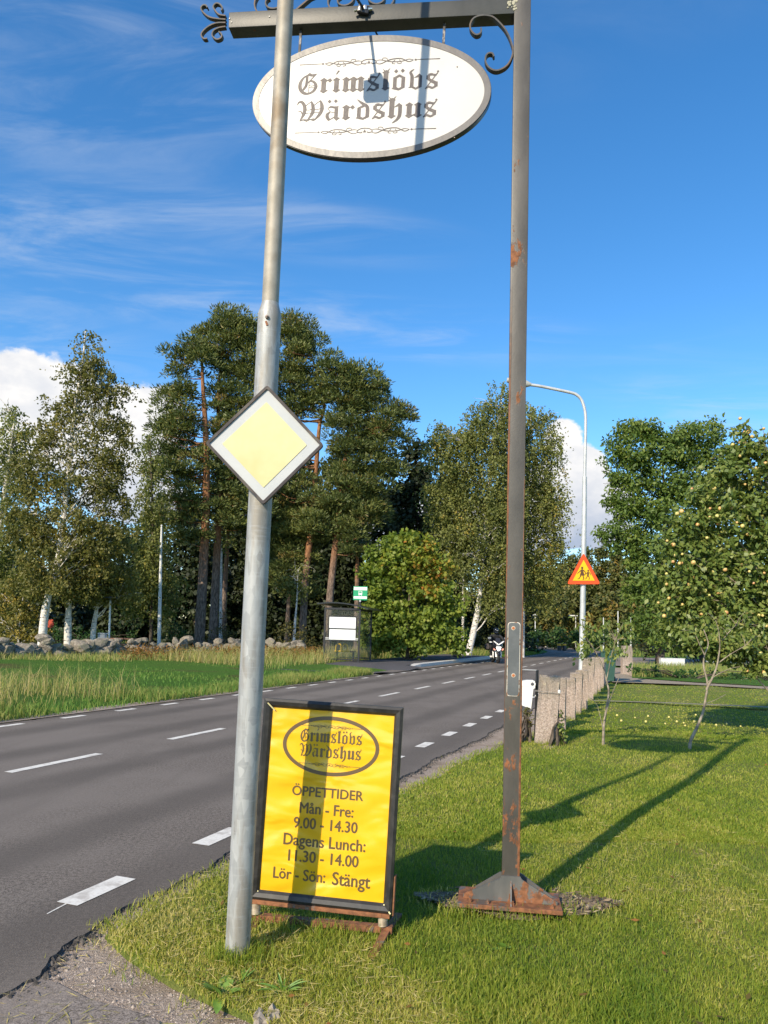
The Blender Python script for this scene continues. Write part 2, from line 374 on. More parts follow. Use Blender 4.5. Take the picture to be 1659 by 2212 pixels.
# gravel shoulder beside the lawn
def edge_lawn(t):
    """s of the lawn's edge beside the road"""
    base = float(np.interp(t, [2, 3.2, 3.9, 4.4, 5.5, 7.4, 9, 11.4, 12.2, 14], [-2.64, -2.64, -2.68, -2.66, -2.56, -2.45, -2.34, -2.2, -1.95, -1.85]))
    if t < 3.25: base += (3.25-t)*1.8+(max(0, 3.0-t)*2.0)
    return base + wob(t*1.3, 9)*.5
sh = strip('gravel_shoulder', [i*.1 for i in range(0, 420)], lambda t: -2.95, lambda t: max(edge_lawn(t)+.5, -1.4), lambda t: -.022, M_gravel, 5); tag(sh, kind='structure')
# pale walk in front of the stone posts
# the second, older asphalt in the bottom left corner
dv = [G(-60, 2175), G(0, 2152), G(75, 2105), G(120, 2115), G(190, 2150), G(300, 2180), G(345, 2200), G(345, 2400), G(-200, 2400)]
p = MB().add([v+Vector((0, 0, -.012)) for v in dv], [list(range(len(dv)))]).build('old_asphalt_apron', M_drive); tag(p, kind='structure')

# lawn: gently uneven sheet
def lawn_h(x, y): return .018*math.sin(x*1.3+y*.7)+.012*math.sin(x*2.9-y*1.9)
vs = []; fs = []; ts = [2.0+i*.16 for i in range(0, 80)]+[15+i*.5 for i in range(0, 33)]; nx = 60
for t in ts:
    e = edge_lawn(t)
    for k in range(nx+1):
        q = k/nx; s = e+q**2.2*24; p = road_pt(t, s); rise = min(q*14, 1.0)
        vs.append((p.x, p.y, -.028+rise*.035+lawn_h(p.x, p.y)*rise))
for i in range(len(ts)-1):
    for k in range(nx): q = i*(nx+1)+k; fs.append((q, q+1, q+nx+2, q+nx+1))
lawn = MB().add(vs, fs).build('lawn', M_lawn, smooth=True); tag(lawn, kind='structure')
# behind the camera the lawn goes on
b_ = MB().add([(-1.2, 2.2, -.02), (14, -3, -.02), (30, -14, -.02), (4, -14, -.02), (-6, -8, -.02)], [(0, 4, 3, 2, 1)]).build('lawn_behind', M_lawn); tag(b_, kind='structure')
# bare earth under the foot of the rusty post
c = Vector((.86, 4.60)); vs = [(c.x, c.y, .034)]
for i in range(28):
    a = 2*math.pi*i/28; r = 1+.16*math.sin(3*a)+.1*math.sin(7*a+1); vs.append((c.x+.56*r*math.cos(a), c.y+.22*r*math.sin(a), .016+.006*math.sin(5*a)))
p = MB().add(vs, [(0, i+1, (i+1) % 28+1) for i in range(28)]).build('bare_soil_patch', M_soil); tag(p, kind='structure')
# meadow on the far side of the road, rising a little towards the wall
vs = []; fs = []; ts = [-6+i*1.0 for i in range(0, 45)]
for t in ts:
    for k in range(13):
        s = asph_l(t)-.0-k**1.25*2.1; p = road_pt(t, s); vs.append((p.x, p.y, -.01+min(k*.03, .12)+.04*math.sin(p.x*.9+p.y*.5)*min(k, 1)))
for i in range(len(ts)-1):
    for k in range(12): q = i*13+k; fs.append((q, q+13, q+14, q+1))
meadow = MB().add(vs, fs).build('meadow', M_meadow, smooth=True); tag(meadow, kind='structure')
# far verge with grass between road and wood
v1 = strip('far_verge', [40+i*1.5 for i in range(0, 70)], lambda t: -17.0 if t < 62 else -14, lambda t: -9.5, -.02, M_meadow, 5); tag(v1, kind='structure')
v2 = strip('right_verge', [24+i*1.5 for i in range(0, 80)], lambda t: -2.8, lambda t: 1.0 if t < 40 else 6.0, -.03, M_meadow, 3); tag(v2, kind='structure')
# bus platform: pavement and kerb stones
plat = strip('bus_platform', [25.5+i*.5 for i in range(0, 52)], lambda t: -13.6, lambda t: -9.5 if (t < 31 or t > 49) else -10.35, lambda t: .012+.11*min(max((t-28.5)/2.5, 0), 1)*min(max((50.5-t)/2.0, 0), 1), principled('platform_asphalt', rough=.95, spec=.2, fn=asphalt_fn((.085, .080, .082), (.10, .095, .095))), 6); tag(plat, kind='structure')
lb = strip('lay_by', [27+i*.5 for i in range(0, 50)], lambda t: -10.15, lambda t: -9.5, .022, M_road, 1); tag(lb, kind='structure')
M_kerb = principled('kerb_granite', rough=.85, spec=.25, fn=speckle((.42, .40, .37), (.62, .60, .55), 22, 4, .3, .7, .3, .006))
M_kerbd = principled('kerb_front', rough=.9, spec=.2, fn=speckle((.10, .10, .10), (.2, .19, .18), 22, 4, .3, .7, .3, .006))
kerb = empty('platform_kerb', road_pt(31, -10.2), 0, 'raised pale kerb along the bus stop platform', 'kerb'); kerb['kind'] = 'structure'; del kerb['category']; del kerb['label']
KI = kerb.matrix_basis.inverted()
for k in range(17):
    ta = 31.0+k*1.1; tb_ = ta+1.085
    h0 = .15 if 0 < k else .02; h1 = .15 if k < 16 else .03
    off = .25 if k == 0 else 0
    m = MB(); q = [(ta, -10.02-off, h0), (tb_, -10.02, h1), (tb_, -10.36, h1+.01), (ta, -10.36-off, h0+.01)]
    lo = [KI @ road_pt(t, s, -.02) for t, s, h in q]; hi = [KI @ road_pt(t, s if s < -10.2 else s-.03, h) for t, s, h in q]
    m.add(lo+hi, [(4, 5, 6, 7), (0, 1, 5, 4), (1, 2, 6, 5), (2, 3, 7, 6), (3, 0, 4, 7)]); m.build('kerb_stone', M_kerb, kerb)
# garden paths across the lawn and the drive behind
def ground_poly(name, pts, z, mat):
    p = MB().add([(*G(x, y, z).xy, z) for x, y in pts], [list(range(len(pts)))]).build(name, mat); tag(p, kind='structure'); return p
M_path = principled('path_gravel', rough=.95, spec=.15, fn=speckle((.24, .195, .14), (.38, .32, .24), 30, 5, .3, .7, .6, .02))
ground_poly('lawn_edging', [(1282, 1513.6), (1450, 1519.4), (1700, 1530), (1700, 1527.6), (1450, 1517.2), (1282, 1512)], .06, principled('edging', rough=.95, fn=speckle((.16, .15, .08), (.30, .26, .17), 12)))
ground_poly('garden_path', [(1322, 1473), (1500, 1479), (1800, 1496), (1800, 1491), (1500, 1474.5), (1380, 1466), (1340, 1452), (1320, 1455)], .055, M_path)
ground_poly('flower_bed', [(1365, 1464), (1500, 1473), (1800, 1490), (1800, 1452), (1500, 1440), (1365, 1438)], .06, M_meadow)
ground_poly('driveway', [(1330, 1438), (1500, 1441), (1800, 1453), (1800, 1436), (1500, 1424), (1330, 1419)], .05, M_drive)

# ================================================================ FOREGROUND THINGS
def galv(t, b):
    o = objco(t)
    sp = t.n('ShaderNodeTexVoronoi', {'Vector': t.mapping(o, (1, 1, .35)), 'Scale': 38.0}, feature='F1').outputs['Color']
    spv = t.n('ShaderNodeSeparateColor', {0: sp}).outputs[0]
    c = t.mix(spv, (.32, .335, .335), (.44, .455, .45))
    c = t.mix(t.m('MULTIPLY', t.smooth(t.noise(t.mapping(o, (3, 3, .5)), 3, 5, .65), .44, .62), .65), c, (.25, .215, .165))
    c = t.mix(t.m('MULTIPLY', t.smooth(t.noise(t.mapping(o, (5, 5, 1.6), loc=(3, 1, 5)), 5, 4, .6), .62, .74), .8), c, (.20, .185, .17))
    c = t.mix(t.m('MULTIPLY', t.smooth(t.noise(t.mapping(o, (9, 9, 70)), 1.0, 3, .6), .5, .7), .35), c, (.44, .45, .45))
    setc(t, b, c); bump(t, b, t.noise(t.mapping(o, (1, 1, 3)), 45, 4, .6), .15, .003)
M_galv2 = principled('stained_galvanised', rough=.65, metal=.3, spec=.4, fn=speckle((.30, .275, .225), (.42, .39, .33), 9, 5, .3, .7, .15, .003, (.24, .185, .125), 3.0))
M_galv = principled('galvanised_steel', rough=.62, metal=.35, spec=.4, fn=galv)
# --- the street light pole in front
pb = G(512, 2073)
tipd = P(616, 0, pb.y)-pb
YL = -.040      # the pole also leans a little towards the viewer
q_ = P(616, 0, pb.y+YL*5.0); lean = Vector(((q_.x-pb.x)/(q_.z-pb.z), YL, 0))
pole = empty('street_light_pole', pb, 0, 'galvanised steel pole with a stepped shoulder standing in front of the yellow board', 'pole')
lz = (P(581, 690, pb.y+YL*3.1)-pb).z; uz = (P(590, 655, pb.y+YL*3.2)-pb).z; TOP2 = 4.83
def lp(z): return Vector((lean.x*z, lean.y*z, z))
MB().tube([lp(-.1), lp(.02), lp(lz-.05), lp(lz)], [.0585, .0585, .0565, .0565], 32).build('lower_tube', M_galv, pole, True)
MB().tube([lp(lz), lp(lz+(uz-lz)*.35), lp(lz+(uz-lz)*.75), lp(uz)], [.0565, .0555, .046, .041], 32).build('shoulder', M_galv, pole, True, 60)
MB().tube([lp(uz), lp(TOP2)], [.0408, .0395], 32).build('upper_tube', M_galv2, pole, True)
MB().tube([lp(TOP2), lp(TOP2+.10), lp(TOP2+.18), lp(6.6), lp(6.62)], [.0405, .034, .0245, .024, .02], 24).build('top_tube', M_galv, pole, True, 60)
arm = MB(); arm.tube([lp(6.6)+Vector((-t, 0, .35*math.sin(min(t, 1.2)/1.2*math.pi/2))) for t in [i*.15 for i in range(12)]], .022, 12); arm.build('lamp_arm', M_galv, pole, True)
lam = MB(); lam.bbox(lp(6.6)+Vector((-1.9, 0, .34)), (.5, .2, .1), .03); lam.build('lamp_head', M_galv, pole, True)
bz = (P(578, 695, pb.y+YL*3.1)-pb).z
bo = MB(); bp = lp(bz)+Vector((-.002, -.056, 0)); MX = Matrix.Rotation(rad(90), 3, 'X')
bo.lathe([(.0105, 0), (.0105, .006), (.008, .011)], bp, 6, MX); bo.lathe([(.0045, .011), (.0045, .015), (.002, .016)], bp, 10, MX)
bo.build('bolt', principled('dull_bolt', (.25, .2, .17), .5, .7), pole)
rs = MB(); rs.box(bp+Vector((-.002, -.0005, -.03)), (.010, .003, .022), Matrix.Rotation(rad(-20), 3, 'Y')); rs.build('rust_stain', principled('rust_stain', (.28, .12, .06), .9), pole)

# --- priority road sign on the pole
SY = pb.y-.085+YL*2.45; fs_ = Frame((pb.x, SY, 0), rad(0)); 
cxz = fs_.at(571.5, 961)
M_wht = principled('sign_white', rough=.45, spec=.4, fn=speckle((.44, .46, .465), (.49, .505, .50), 3, 3))
M_yel = principled('faded_yellow', rough=.45, spec=.4, fn=speckle((.60, .55, .27), (.66, .61, .35), 4, 4, .3, .7, .0, .001, (.55, .51, .24), 2.2))
M_blk = principled('black_edge', rough=.7, fn=speckle((.030, .024, .026), (.055, .046, .046), 12, 4, .3, .7, .2, .004, (.13, .11, .09), 8))
sgn = empty('priority_road_sign', (pb.x+cxz[0], SY, cxz[1]), 0, 'diamond road sign, faded yellow on white with a black rim, on the steel pole', 'road sign',
            rot=(rad(0), rad(.0), rad(-1.0)))
def sqp(h, tilt): return [(h*math.sqrt(2)*math.cos(a+tilt), h*math.sqrt(2)*math.sin(a+tilt)) for a in (math.pi/2, 0, -math.pi/2, math.pi)]
pts = [fs_.at(*q) for q in ((578, 833), (700, 963), (569, 1091), (444, 958))]
pts = [(x-cxz[0], z-cxz[1]) for x, z in pts]
def shrink(ps, k): return [(x*k, z*k) for x, z in ps]
def corner_cut(ps, c):
    out = []
    n = len(ps)
    for i in range(n):
        p0 = Vector(ps[i-1]); p1 = Vector(ps[i]); p2 = Vector(ps[(i+1) % n])
        for k in range(4):
            t = k/3; a = p1+(p0-p1).normalized()*c; b = p1+(p2-p1).normalized()*c
            out.append(tuple(a*(1-t)**2+p1*2*t*(1-t)+b*t*t))
    return out
MB().prism(corner_cut(shrink(pts, .955), .012), -.004, .004).build('white_panel', M_wht, sgn)
MB().ring(corner_cut(pts, .014), corner_cut(shrink(pts, .935), .006), -.012, .014).build('black_rim', M_blk, sgn)
MB().prism(corner_cut(shrink(pts, .715), .004), -.0065, -.0045).build('yellow_panel', M_yel, sgn)
for z_ in (.12, -.1): MB().box((-.02, .03, z_), (.16, .03, .03)).build('clamp', M_galv, sgn)
principled('lichen', (.42, .40, .30), 1.0)

# --- blackletter lettering
class Letters:
    def __init__(s): s.mb = MB(); s.k = 0
    def poly(s, pts):
        s.k += 1; y = -.0009-.00006*(s.k % 12); s.mb.add([(x, y, z) for x, z in pts], [list(range(len(pts)))])
    def rib(s, pts, ws):
        ps = catmull([(x, z) for x, z in pts], 5); n = len(ps); wv = np.interp(np.linspace(0, 1, n), np.linspace(0, 1, len(ws)), ws)
        s.k += 1; y = -.0009-.00006*(s.k % 12); vs = []; fs = []
        for i, p_ in enumerate(ps):
            d = (ps[min(i+1, n-1)]-ps[max(i-1, 0)]); d = d.normalized() if d.length else Vector((1, 0)); q = Vector((-d.y, d.x))*wv[i]/2
            vs += [(p_.x+q.x, y, p_.y+q.y), (p_.x-q.x, y, p_.y-q.y)]
        for i in range(n-1): fs.append((2*i, 2*i+1, 2*i+3, 2*i+2))
        s.mb.add(vs, fs)
def blackletter(L, word, ox, oz, sc):
    W = .14                                   # half stem
    def T(ps, dx): return [(ox+(x+dx)*sc, oz+z*sc) for x, z in ps]
    def stem(dx, x, z0=0., z1=1., foot=True):
        L.poly(T([(x-W, z1-.13), (x, z1+.02), (x+W, z1-.13), (x+W, z0+.13), (x, z0-.03), (x-W, z0+.13)], dx))
        L.poly(T([(x-W*1.7, z1-.15), (x, z1+.03), (x+W*1.5, z1-.13), (x, z1-.28)], dx))
        if foot: L.poly(T([(x-W*1.6, z0+.13), (x, z0+.26), (x+W*1.9, z0+.15), (x, z0-.04)], dx))
    def hair(dx, a, b, t=.05): L.rib(T([a, b], dx), [t*sc, t*sc])
    def dia(dx, x, z, r=.13): L.poly(T([(x, z+r), (x+r*.85, z), (x, z-r), (x-r*.85, z)], dx))
    dx = 0.0
    for ch in word:
        if ch == 'i': stem(dx, .2); L.poly(T([(.19, 1.22), (.36, 1.48), (.25, 1.5), (.13, 1.24)], dx)); dx += .56
        elif ch == 'r': stem(dx, .2); hair(dx, (.25, .72), (.5, .9)); dia(dx, .56, .84, .16); dx += .76
        elif ch == 'm':
            for k in range(3): stem(dx, .2+.44*k, foot=True)
            hair(dx, (.22, .7), (.62, .98), .08); hair(dx, (.66, .7), (1.06, .98), .08); dx += 1.45
        elif ch == 'u': stem(dx, .2); stem(dx, .68); hair(dx, (.2, .02), (.66, .3), .07); dx += 1.0
        elif ch == 's':
            L.poly(T([(.02, .83), (.24, 1.02), (.3, .93), (.62, .86), (.54, .98), (.34, 1.0), (.16, .88)], dx))
            L.rib(T([(.14, .93), (.3, .98), (.5, .9), (.62, .98), (.7, 1.14)], dx), [.1*sc, .13*sc, .13*sc, .07*sc, .05*sc]); dia(dx, .68, 1.14, .09)
            L.rib(T([(.14, .9), (.13, .62)], dx), [.2*sc, .2*sc]); L.rib(T([(.12, .68), (.35, .5), (.6, .36)], dx), [.14*sc, .2*sc, .2*sc])
            L.rib(T([(.6, .45), (.6, .12)], dx), [.2*sc, .2*sc]); hair(dx, (.0, -.02), (.66, 1.05), .06)
            L.rib(T([(.02, .0), (.2, .12), (.4, .04), (.62, .16)], dx), [.05*sc, .14*sc, .14*sc, .1*sc]); dx += .86
        elif ch == 'l':
            stem(dx, .22, 0, 1.36); L.poly(T([(.0, 1.5), (.2, 1.3), (.22, 1.05)], dx)); L.poly(T([(.46, 1.52), (.25, 1.32), (.24, 1.05)], dx)); dx += .58
        elif ch in 'öo':
            L.rib(T([(.18, .86), (.18, .12)], dx), [.21*sc, .21*sc]); L.rib(T([(.66, .86), (.66, .12)], dx), [.21*sc, .21*sc])
            L.poly(T([(.07, .83), (.42, 1.05), (.77, .83), (.56, .8), (.42, .88), (.26, .78)], dx)); L.poly(T([(.07, .14), (.0, .08), (.42, -.05), (.77, .14), (.58, .2), (.42, .1), (.26, .2)], dx))
            if ch == 'ö': dia(dx, .22, 1.27, .14); dia(dx, .6, 1.29, .14)
            dx += .96
        elif ch == 'v':
            L.rib(T([(.3, 1.36), (.1, 1.15), (.2, .85), (.2, .1)], dx), [.03*sc, .14*sc, .2*sc, .21*sc]); L.rib(T([(.68, .9), (.68, .12)], dx), [.21*sc, .21*sc])
            L.poly(T([(.3, .76), (.62, 1.05), (.79, .86), (.6, .8)], dx)); L.poly(T([(.0, .1), (.1, .16), (.44, -.05), (.79, .14), (.6, .2), (.44, .1), (.28, .2)], dx)); dx += 1.0
        elif ch == 'ä':
            L.rib(T([(.62, .95), (.62, .1)], dx), [.21*sc, .21*sc]); L.poly(T([(.1, .82), (.28, 1.0), (.62, .92), (.76, 1.0), (.6, .78), (.3, .86)], dx))
            hair(dx, (.12, .82), (.28, .58), .04); hair(dx, (.28, .58), (.55, .52), .04)
            L.rib(T([(.26, .56), (.12, .42), (.13, .2), (.26, .0)], dx), [.06*sc, .18*sc, .2*sc, .16*sc]); hair(dx, (.24, .02), (.56, .24), .06)
            L.poly(T([(.5, .14), (.64, -.05), (.86, .14), (.66, .22)], dx)); dia(dx, .2, 1.3, .13); dia(dx, .56, 1.31, .13); dx += .98
        elif ch == 'd':
            L.rib(T([(.18, .8), (.18, .12)], dx), [.21*sc, .21*sc]); L.rib(T([(.04, 1.36), (.3, 1.12), (.6, .88), (.66, .6), (.66, .12)], dx), [.03*sc, .16*sc, .2*sc, .21*sc, .21*sc])
            L.poly(T([(.07, .78), (.36, .96), (.5, .86), (.26, .74)], dx)); L.poly(T([(.07, .14), (.0, .08), (.42, -.05), (.77, .14), (.58, .2), (.42, .1), (.26, .2)], dx)); dx += .94
        elif ch == 'h':
            stem(dx, .22, 0, 1.36); L.poly(T([(.0, 1.5), (.2, 1.3), (.22, 1.05)], dx)); L.poly(T([(.46, 1.52), (.25, 1.32), (.24, 1.05)], dx))
            L.poly(T([(.33, .72), (.62, 1.02), (.8, .84), (.58, .8)], dx)); L.rib(T([(.68, .88), (.69, .45), (.66, .1), (.5, -.16), (.28, -.34)], dx), [.21*sc, .21*sc, .2*sc, .14*sc, .03*sc]); dx += 1.0
        elif ch == 'G':
            L.rib(T([(.56, 1.3), (.26, 1.08), (.09, .7), (.12, .3), (.34, .03), (.62, -.02), (.9, .14), (1.04, .45), (.95, .72), (.72, .86), (.55, .72)], dx),
                  [.04*sc, .12*sc, .2*sc, .22*sc, .2*sc, .13*sc, .16*sc, .2*sc, .16*sc, .12*sc, .05*sc])
            L.poly(T([(.46, 1.28), (.62, 1.42), (.78, 1.32), (1.08, 1.34), (.88, 1.14), (.66, 1.18), (.5, 1.24)], dx)); hair(dx, (.98, 1.26), (.6, .8), .06)
            L.rib(T([(.48, 1.22), (.46, .6), (.34, .34), (.26, .2)], dx), [.15*sc, .16*sc, .15*sc, .03*sc]); hair(dx, (.62, .74), (.62, .02), .035)
            L.rib(T([(.62, .56), (.78, .5), (.96, .56)], dx), [.025*sc]*3); L.rib(T([(.62, .36), (.78, .42), (.96, .36)], dx), [.025*sc]*3); dx += 1.3
        elif ch == 'W':
            L.rib(T([(.02, 1.12), (.1, 1.3), (.26, 1.34), (.42, 1.12), (.48, .78), (.42, .45), (.22, .0)], dx), [.04*sc, .1*sc, .17*sc, .2*sc, .2*sc, .19*sc, .03*sc])
            L.rib(T([(.1, .68), (.24, .7), (.36, .5)], dx), [.03*sc, .06*sc, .1*sc])
            L.rib(T([(.82, 1.36), (.92, 1.08), (.96, .76), (.88, .42), (.64, .04)], dx), [.07*sc, .19*sc, .21*sc, .18*sc, .04*sc]); hair(dx, (.5, 1.04), (.84, 1.36), .04)
            L.rib(T([(1.34, 1.4), (1.44, 1.1), (1.46, .78), (1.34, .42), (1.06, .04)], dx), [.07*sc, .2*sc, .22*sc, .18*sc, .06*sc]); hair(dx, (.98, 1.06), (1.36, 1.4), .04)
            L.poly(T([(.2, -.02), (.4, .14), (.66, .12), (.82, .13), (1.02, .18), (1.14, .12), (1.02, -.02), (.82, .08), (.62, -.04), (.42, .06)], dx))
            for z, d_ in ((.82, -.06), (.5, .06)):
                L.rib(T([(.48, z), (.7, z+d_), (.92, z+.02)], dx), [.028*sc]*3); L.rib(T([(.94, z+.02), (1.18, z+d_+.02), (1.42, z+.04)], dx), [.028*sc]*3)
            dx += 1.68
    return dx*sc
def ornament(L, cx, cz, w_, sc):
    """scrolled rule: straight ends, waves and curls between"""
    h = w_/2
    for sg in (-1, 1):
        X = lambda q: [(cx+sg*x*sc, cz+z*sc) for x, z in q]
        k = h/sc
        L.rib(X([(k, 0), (k*.7, .006), (k*.67, .01)]), [.055*sc, .03*sc, .02*sc]); L.poly(X([(k*.66, .07), (k*.64, 0), (k*.66, -.07), (k*.68, 0)]))
        for a, b in ((1, 0), (-.55, .0)):
            L.rib(X([(k*.63, 0), (k*.56, -.1*a), (k*.45, .12*a), (k*.3, .08*a), (k*.17, -.16*a), (k*.1, -.1*a)]), [.03*sc, .05*sc, .055*sc, .06*sc, .05*sc, .02*sc])
        L.rib(X([(k*.43, .05), (k*.46, -.16), (k*.42, -.2), (k*.40, -.13)]), [.04*sc]*4); L.rib(X([(k*.37, .05), (k*.33, -.16), (k*.37, -.2)]), [.04*sc]*3)
        L.rib(X([(k*.26, .05), (k*.25, .18), (k*.2, .2), (k*.19, .1)]), [.04*sc]*4)
        L.rib(X([(0, .17), (k*.07, .12), (k*.11, -.05), (k*.05, -.12), (k*.035, -.03)]), [.05*sc, .05*sc, .05*sc, .06*sc, .03*sc])
    L.poly([(cx, cz+.1*sc), (cx+.11*sc, cz-.1*sc), (cx-.11*sc, cz-.1*sc)])
M_ink = principled('black_vinyl', (.05, .042, .042), .5, spec=.4, fn=speckle((.085, .070, .068), (.10, .084, .08), 20))

# --- rusty post with beam
RZ = rad(-8.0); po = Vector((.775, 4.52, 0)); FR = Frame(po, RZ)
def rusty(rust, z0=None, base=(.062, .058, .051), base2=(.098, .091, .080)):
    def fn(t, b):
        o = objco(t); c = t.mix(t.smooth(t.noise(t.mapping(o, (1, 1, .4)), 7, 5, .6), .3, .7), base, base2)
        rc = t.mix(t.smooth(t.noise(o, 26, 4, .65), .3, .7), (.12, .052, .024), (.29, .118, .05))
        n = t.m('ADD', t.noise(t.mapping(o, (1, 1, .45)), 9, 6, .68), t.m('MULTIPLY', t.noise(o, 55, 3, .6), .10))
        th = rust
        f = t.smooth(n, th, th+.045)
        if z0 is not None:
            z = t.n('ShaderNodeSeparateXYZ', {0: o}).outputs[2]
            f = t.smooth(t.m('ADD', n, t.m('MULTIPLY', t.smooth(z, z0, z0-1.2), .11)), th, th+.05)
            x = t.n('ShaderNodeSeparateXYZ', {0: o}).outputs[0]
            ed = t.smooth(t.m('ADD', t.m('ABSOLUTE', x), t.m('MULTIPLY', t.noise(t.mapping(o, (1, 1, .5)), 14, 4, .6), .012)), .049, .054)
            f = t.m('MAXIMUM', f, t.m('MULTIPLY', ed, t.smooth(z, 3.9, 2.5)))
        c = t.mix(f, c, rc); setc(t, b, c)
        bump(t, b, t.m('ADD', t.m('MULTIPLY', t.noise(o, 60, 4, .6), .35), f), .35, .004)
        t.t.links.new(t.m('ADD', t.m('MULTIPLY', f, .4), .45), b.inputs['Roughness'])
    return fn
M_post = principled('rusty_grey_paint', spec=.4, fn=rusty(.645, 1.4))
M_beam = principled('dark_grey_paint', rough=.55, spec=.4, fn=rusty(.72, None, (.044, .046, .041), (.066, .067, .060)))
M_foot = principled('rusty_foot_plate', rough=.85, fn=rusty(.58, None, (.085, .088, .086), (.14, .135, .125)))
M_base = principled('rust_base', rough=.9, fn=rusty(.47, None, (.09, .07, .06), (.15, .115, .095)))
M_iron = principled('wrought_iron', rough=.6, spec=.4, fn=speckle((.040, .042, .044), (.075, .075, .075), 20, 4, .3, .7, .3, .002, (.11, .07, .045), 14))
sf = empty('sign_gallows', po, RZ, 'tall rust-streaked square steel post with a beam at the top, standing on the lawn', 'sign post')
pt = FR.at(1128.5, 0); pbm = FR.at(1103, 1890)
plean = (pt[0]-pbm[0])/(pt[1]-pbm[1]); px0 = pbm[0]-plean*pbm[1]
SHR = Matrix(((1, 0, plean), (0, 1, 0), (0, 0, 1)))
pw = .0505
def post_box(z0, z1, w_=pw):
    m = MB(); m.bbox((0, 0, (z0+z1)/2), (w_*2, w_*2, z1-z0), .006); m.v = [tuple(SHR @ Vector(v)+Vector((px0, 0, 0))) for v in m.v]; return m
post_box(.06, 5.95).build('post', M_post, sf, True, 30)
# beam: lower front edge read off the photograph
bl = FR.at(493, 59, -pw); br = FR.at(1110, 28, -pw); tl = FR.at(491, 26, -pw)
bh = (tl[1]-bl[1]); slope = (br[1]-bl[1])/(br[0]-bl[0])
xr = px0+plean*5.2-pw-.001
def bz_(x): return bl[1]+(x-bl[0])*slope
m = MB(); Lb = xr-bl[0]; m.bbox((0, 0, 0), (Lb, pw*2-.004, bh), .005)
m.v = [((bl[0]+xr)/2+x, y, bz_((bl[0]+xr)/2+x)+bh/2+z) for x, y, z in m.v]; beam = m.build('beam', M_beam, sf, True, 30)
def sub(par, name, mat, pixels, thick=.0085, dep=.03, close=False, off=0.0, x0=427.9, k=.23148):
    path = [FR.at(x0+x*k, y*k, off) for x, y in pixels]; path = [(q.x, q.y) for q in catmull(path, 6)]
    return MB().bar(path, thick, off-dep/2, off+dep/2).build(name, mat, par, True, 50)
for fpts in ([(262, 195), (180, 188), (110, 172), (60, 135), (33, 95), (48, 65), (78, 63), (93, 84)], [(262, 160), (200, 148), (165, 112), (147, 75), (172, 45), (208, 52), (232, 85), (222, 112)],
             [(262, 225), (180, 228), (110, 255), (55, 300), (35, 340), (58, 373), (90, 372)], [(262, 262), (200, 272), (150, 300), (138, 345), (178, 380), (220, 365), (225, 332), (198, 308)]):
    sub(sf, 'finial_scroll', M_iron, fpts)
sub(sf, 'corner_scroll', M_iron, [(715, 430), (718, 480), (690, 518), (640, 528), (590, 490), (558, 430), (565, 360), (605, 295), (680, 258), (780, 248), (880, 268), (960, 330), (1050, 430), (1115, 540), (1158, 650), (1178, 740), (1168, 830), (1125, 930), (1060, 1000), (960, 1045), (880, 1035), (810, 980), (778, 900), (790, 830), (830, 795), (880, 800), (903, 845)], .0095, .034, x0=932.6, k=.1488, off=-.036)
# scrolls standing on top of the beam, mostly above the picture
def cscroll(x, w_, h, flip=1):
    z = bz_(x)+bh+.004; q = []
    for i in range(40):
        a = i/39*math.pi*2.6; r = w_*(.25+.75*i/39); q.append((x+flip*(r*math.cos(a+2.2)), z+h+r*.85*math.sin(a+2.2)))
    zmin = min(b for a, b in q); q = [(a, b-zmin+z) for a, b in q]
    MB().bar(q, .009, -.016, .016).build('crest_scroll', M_iron, sf, True, 50)
cs = FR.at(600, 20)[0]; cscroll(cs-.035, .13, .12, 1); cs2 = FR.at(765, 20)[0]; cscroll(cs2-.07, .11, .1, 1); cscroll(cs2+.16, .11, .1, -1)
a = FR.at(632, 18); b = FR.at(672, -2); MB().bar([(a[0], bz_(a[0])+bh), (b[0], b[1]), (b[0]+.08, b[1]+.03)], .010, -.016, .016).build('crest_brace', M_iron, sf)
# foot: base plate, gussets, bolts
MB().bbox((px0-.008, 0, .055), (.585, .30, .024), .003).build('base_plate', M_base, sf)
zt = .195
for y in (-pw-.007,):
    gm = MB().prism([(px0-.27, .068), (px0+.262, .068), (px0+.262, .085), (px0+.062, zt), (px0+.052, zt+.016), (px0-.052, zt+.016), (px0-.062, zt), (px0-.27, .092)], y-.006, y+.006); gm.build('gusset_plate', M_foot, sf)
gm = MB().prism([(px0-.255, .068), (px0+.255, .068), (px0+.062, zt), (px0-.062, zt)], pw+.001, pw+.013); gm.build('gusset_plate', M_foot, sf)
gm = MB(); gm.add([(px0-.004+q, y, z) for q in (0, .008) for y, z in ((-.145, .068), (-pw-.0135, .068), (-pw-.0135, zt-.01))], [(0, 1, 2), (3, 5, 4), (0, 3, 4, 1), (1, 4, 5, 2), (2, 5, 3, 0)]); gm.build('stiffener', M_foot, sf)
for x in (-.23, -.13, .23, .01):
    MB().lathe([(.012, 0), (.012, .010), (.007, .012), (.006, .024)], (px0+x, -.115, .067), 6).build('anchor_bolt', M_base, sf)
